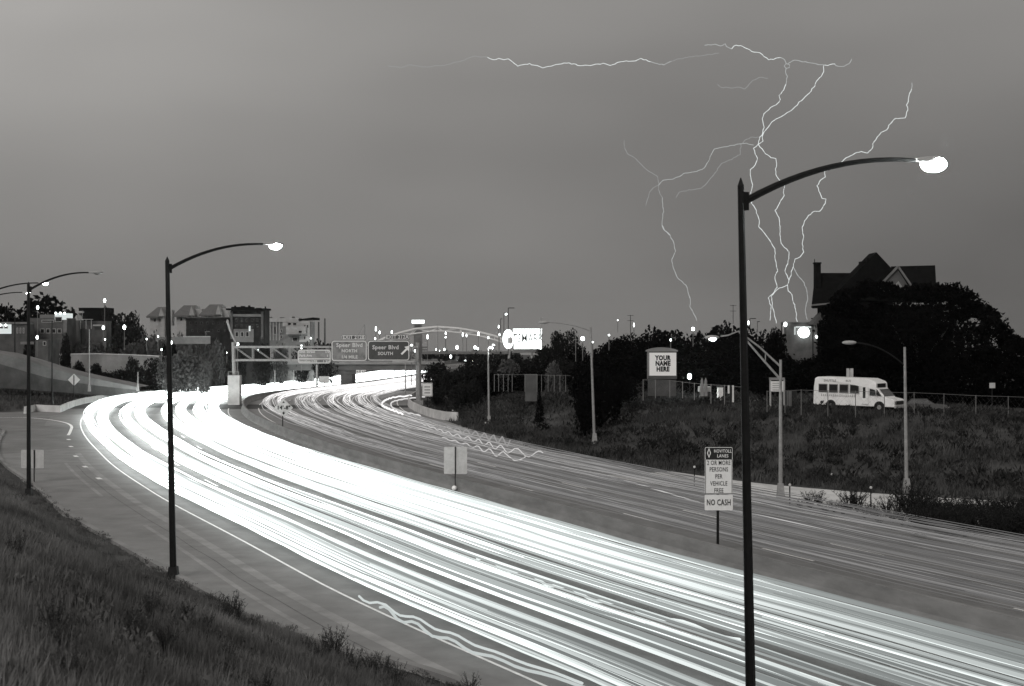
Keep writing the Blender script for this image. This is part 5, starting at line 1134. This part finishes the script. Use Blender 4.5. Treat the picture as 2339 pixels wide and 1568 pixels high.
# ------------------------------------------------------------------ lightning
DL = 2700.
def cv(o, s, pts): return [((o[0]+x/s)*.60912, (o[1]+y/s)*.60912) for x, y in pts]
A = lambda *p: cv((2200, 0), 1.6707, p)
B = lambda *p: cv((2300, 500), 1.7992, p)
C_ = lambda *p: cv((1400, 100), 1.7992, p)
bolts = {
 'bolt_bright': [
  A((908, 308), (922, 290), (965, 287), (990, 300), (1020, 312), (1050, 328), (1085, 332), (1110, 355), (1140, 376), (1185, 366), (1215, 362)),
  A((1248, 530), (1225, 575), (1205, 600), (1213, 625), (1195, 650), (1170, 665), (1140, 690), (1110, 715), (1100, 745), (1107, 780), (1112, 800), (1103, 835), (1085, 860), (1075, 905)),
  A((1555, 402), (1510, 412), (1487, 408), (1485, 450), (1470, 480), (1440, 510), (1430, 540), (1395, 585), (1360, 618), (1330, 640), (1320, 660), (1280, 695), (1240, 720), (1190, 745), (1160, 765), (1140, 795), (1110, 830), (1100, 855), (1105, 885), (1085, 900), (1075, 905), (1045, 930), (1055, 965), (1070, 992), (1055, 1035), (1025, 1065), (1028, 1110), (1040, 1160), (1027, 1220), (1035, 1270)),
  B((925, 420), (930, 470), (965, 520), (985, 590), (980, 630), (1020, 675), (1060, 730), (1090, 780), (1090, 840), (1110, 930), (1090, 970), (1105, 1040), (1075, 1085), (1045, 1110), (1065, 1165), (1060, 1220), (1057, 1262)),
  B((1100, 1060), (1065, 1100), (1072, 1160), (1085, 1210), (1088, 1235), (1100, 1282)),
  A((1075, 905), (1100, 935), (1120, 965), (1155, 990), (1185, 995), (1190, 1030), (1182, 1060), (1190, 1105), (1215, 1137), (1240, 1143), (1235, 1190), (1238, 1225), (1210, 1270), (1180, 1320), (1205, 1365), (1212, 1420), (1210, 1470), (1218, 1525), (1262, 1575)),
  B((1185, 800), (1178, 880), (1158, 930), (1185, 990)),
  A((2035, 560), (2020, 600), (2015, 640), (2003, 660), (2013, 690), (1995, 740), (1935, 743), (1905, 775), (1880, 815), (1845, 830), (1820, 860), (1800, 890), (1790, 930), (1760, 960), (1720, 950), (1680, 962), (1625, 990), (1580, 1030), (1545, 1052), (1490, 1075), (1495, 1110), (1465, 1130), (1443, 1165), (1455, 1200), (1475, 1245), (1500, 1248), (1495, 1275), (1460, 1325), (1425, 1325), (1390, 1350), (1365, 1385), (1350, 1425), (1360, 1480), (1350, 1530), (1358, 1575)),
  B((1285, 800), (1260, 835), (1225, 850), (1215, 900), (1200, 935), (1200, 960), (1175, 1025), (1120, 1045), (1100, 1060)),
  B((1175, 1025), (1180, 1065), (1205, 1090), (1215, 1145), (1230, 1190), (1242, 1278)),
  C_((770, 208), (810, 225), (845, 215), (880, 225), (910, 218), (940, 240), (975, 268), (1010, 258), (1055, 250), (1090, 262), (1143, 280), (1200, 268), (1250, 255), (1320, 245), (1395, 265), (1480, 260), (1550, 248), (1600, 263), (1670, 238), (1770, 232), (1805, 215), (1870, 238)),
 ],
 'bolt_mid': [
  A((740, 285), (780, 283), (805, 278), (840, 290), (868, 275), (875, 292), (908, 308)), A((1215, 362), (1240, 375), (1250, 400), (1272, 408), (1270, 425), (1250, 430), (1237, 415), (1250, 400)), A((1250, 430), (1245, 450), (1258, 480), (1248, 530)),
  A((1660, 372), (1645, 400), (1610, 418), (1560, 412), (1555, 402)), A((1490, 408), (1440, 402), (1400, 395), (1340, 385), (1300, 378), (1260, 400)), A((2037, 520), (2035, 560)),
  A((1045, 910), (1000, 898), (940, 905), (880, 920), (800, 935), (780, 970), (765, 1010), (735, 1055), (690, 1075), (620, 1085), (570, 1110), (530, 1125), (480, 1130), (452, 1160)),
  A((475, 1240), (480, 1310), (472, 1400), (480, 1435), (520, 1475)), B((328, 620), (345, 655), (385, 690), (410, 750), (420, 795), (395, 850), (405, 910), (435, 980), (490, 1025), (505, 1080), (520, 1120), (515, 1170), (540, 1215), (562, 1265)),
  B((1218, 910), (1245, 960), (1280, 1000), (1305, 1060), (1312, 1120), (1295, 1190), (1308, 1258)), C_((1870, 238), (1960, 260), (2010, 235))],
 'bolt_dim': [
  A((235, 880), (238, 930), (255, 965), (300, 990), (340, 1030), (370, 1060), (410, 1085), (445, 1110), (452, 1150), (450, 1190), (475, 1240)), A((452, 1160), (415, 1180), (390, 1220), (370, 1290)), A((965, 905), (962, 970), (920, 990), (880, 1010), (840, 1030), (800, 1090), (760, 1140), (720, 1180), (640, 1190), (580, 1205), (560, 1240)),
  A((820, 530), (840, 548), (900, 553), (960, 548), (990, 560), (1010, 540), (1040, 505), (1090, 485), (1135, 492)), A((1085, 860), (1030, 860), (990, 880), (970, 905)), C_((100, 265), (180, 278), (240, 258), (350, 272), (480, 262), (600, 230), (680, 200), (770, 208)), C_((2010, 235), (2100, 210), (2200, 200), (2330, 180))]}
groups = {}
def bolt_key(pl):
    u = sum(p[0] for p in pl)/len(pl); v = sum(p[1] for p in pl)/len(pl)
    return u, v
names = {'left': 'faint forked lightning bolt ending above the star bright lamp', 'cloud': 'horizontal lightning running along the upper sky left of the forks', 'mid': 'bright tangled lightning falling behind the nearest pole', 'right': 'lightning bolt on the right passing behind the largest lamp arm'}
roots = {}
def root(k):
    if k not in roots: roots[k] = empty('lightning_bolt', (0, DL, 0), names[k], 'lightning', 'lightning bolts over the city')
    return roots[k]
acc = {}
for mt_, L in bolts.items():
    for i, pl in enumerate(L):
        u, v = bolt_key(pl)
        key = 'cloud' if (v < 160 and u < 1500) else ('right' if (max(p[0] for p in pl) > 1950 and v > 200) or (u > 1795 and v > 560) else 'left' if u < 1700 and v > 180 else 'mid')
        acc.setdefault((key, mt_), []).append(pl)
rl = random.Random(5)
for (key, mt_), L in acc.items():
    q = MB(); r0 = {'bolt_bright': .56, 'bolt_mid': .50, 'bolt_dim': .45}[mt_]*DL/F*1.55
    for pl in L:
        pts = []
        for a, b_ in zip(pl, pl[1:]):
            n = max(1, int(sqrt((a[0]-b_[0])**2+(a[1]-b_[1])**2)/5))
            for k in range(n): t_ = k/n; j = 0 if k == 0 else .7; pts.append((a[0]+(b_[0]-a[0])*t_+rl.gauss(0, j), a[1]+(b_[1]-a[1])*t_+rl.gauss(0, j)))
        pts.append(pl[-1]); dep = [DL+rl.uniform(-12, 12) for _ in pts]
        q.tube([(PX(u, d_), d_-DL, PZ(v, d_)) for (u, v), d_ in zip(pts, dep)], r0, 4)
    q.build('branch' if mt_ != 'bolt_bright' else 'main_channel', MT[mt_], root(key))
print('objects', len(bpy.data.objects))

# ordinal wording for small groups whose members stand side by side
ORD = ['leftmost', 'second from the left', 'third from the left', 'fourth from the left', 'fifth from the left', 'sixth from the left', 'seventh from the left', 'eighth from the left', 'ninth from the left', 'tenth from the left', 'eleventh from the left', 'twelfth from the left']
same = {}
for o in bpy.data.objects:
    if o.parent is None and o.get('group') and o.get('label'): same.setdefault((o['group'], o['label']), []).append(o)
for (g_, l_), os_ in same.items():
    if 1 < len(os_) <= 12:
        os_.sort(key=lambda o: o.location.x/max(o.location.y, 1))
        for i, o in enumerate(os_):
            w_ = l_.split(); k_ = 16-len(ORD[i].split()); o['label'] = ' '.join(w_[:k_])+', '+ORD[i]
# ------------------------------------------------------------------ haze volume added over the scene to spread glow from the lights
HZ = 0.00005
me = bpy.data.meshes.new('haze'); X0, X1, Y0, Y1, Z0_, Z1_ = -2300, 2300, -420, 2420, -40, 60
me.from_pydata([(X0, Y0, Z0_), (X1, Y0, Z0_), (X1, Y1, Z0_), (X0, Y1, Z0_), (X0, Y0, Z1_), (X1, Y0, Z1_), (X1, Y1, Z1_), (X0, Y1, Z1_)], [], [(0, 3, 2, 1), (4, 5, 6, 7), (0, 1, 5, 4), (1, 2, 6, 5), (2, 3, 7, 6), (3, 0, 4, 7)])
hm = bpy.data.materials.new('haze'); hm.use_nodes = True; ht = hm.node_tree; ht.nodes.clear()
pv = N(ht, 'ShaderNodeVolumePrincipled'); pv.inputs['Color'].default_value = (.97, .97, .97, 1); pv.inputs['Density'].default_value = HZ; pv.inputs['Anisotropy'].default_value = .88
ho = N(ht, 'ShaderNodeOutputMaterial'); ht.links.new(pv.outputs[0], ho.inputs['Volume']); me.materials.append(hm)
hz_ = bpy.data.objects.new('haze', me); COL.objects.link(hz_); tag(hz_, 'thin haze added over the whole scene for a faint glow', kind='stuff')
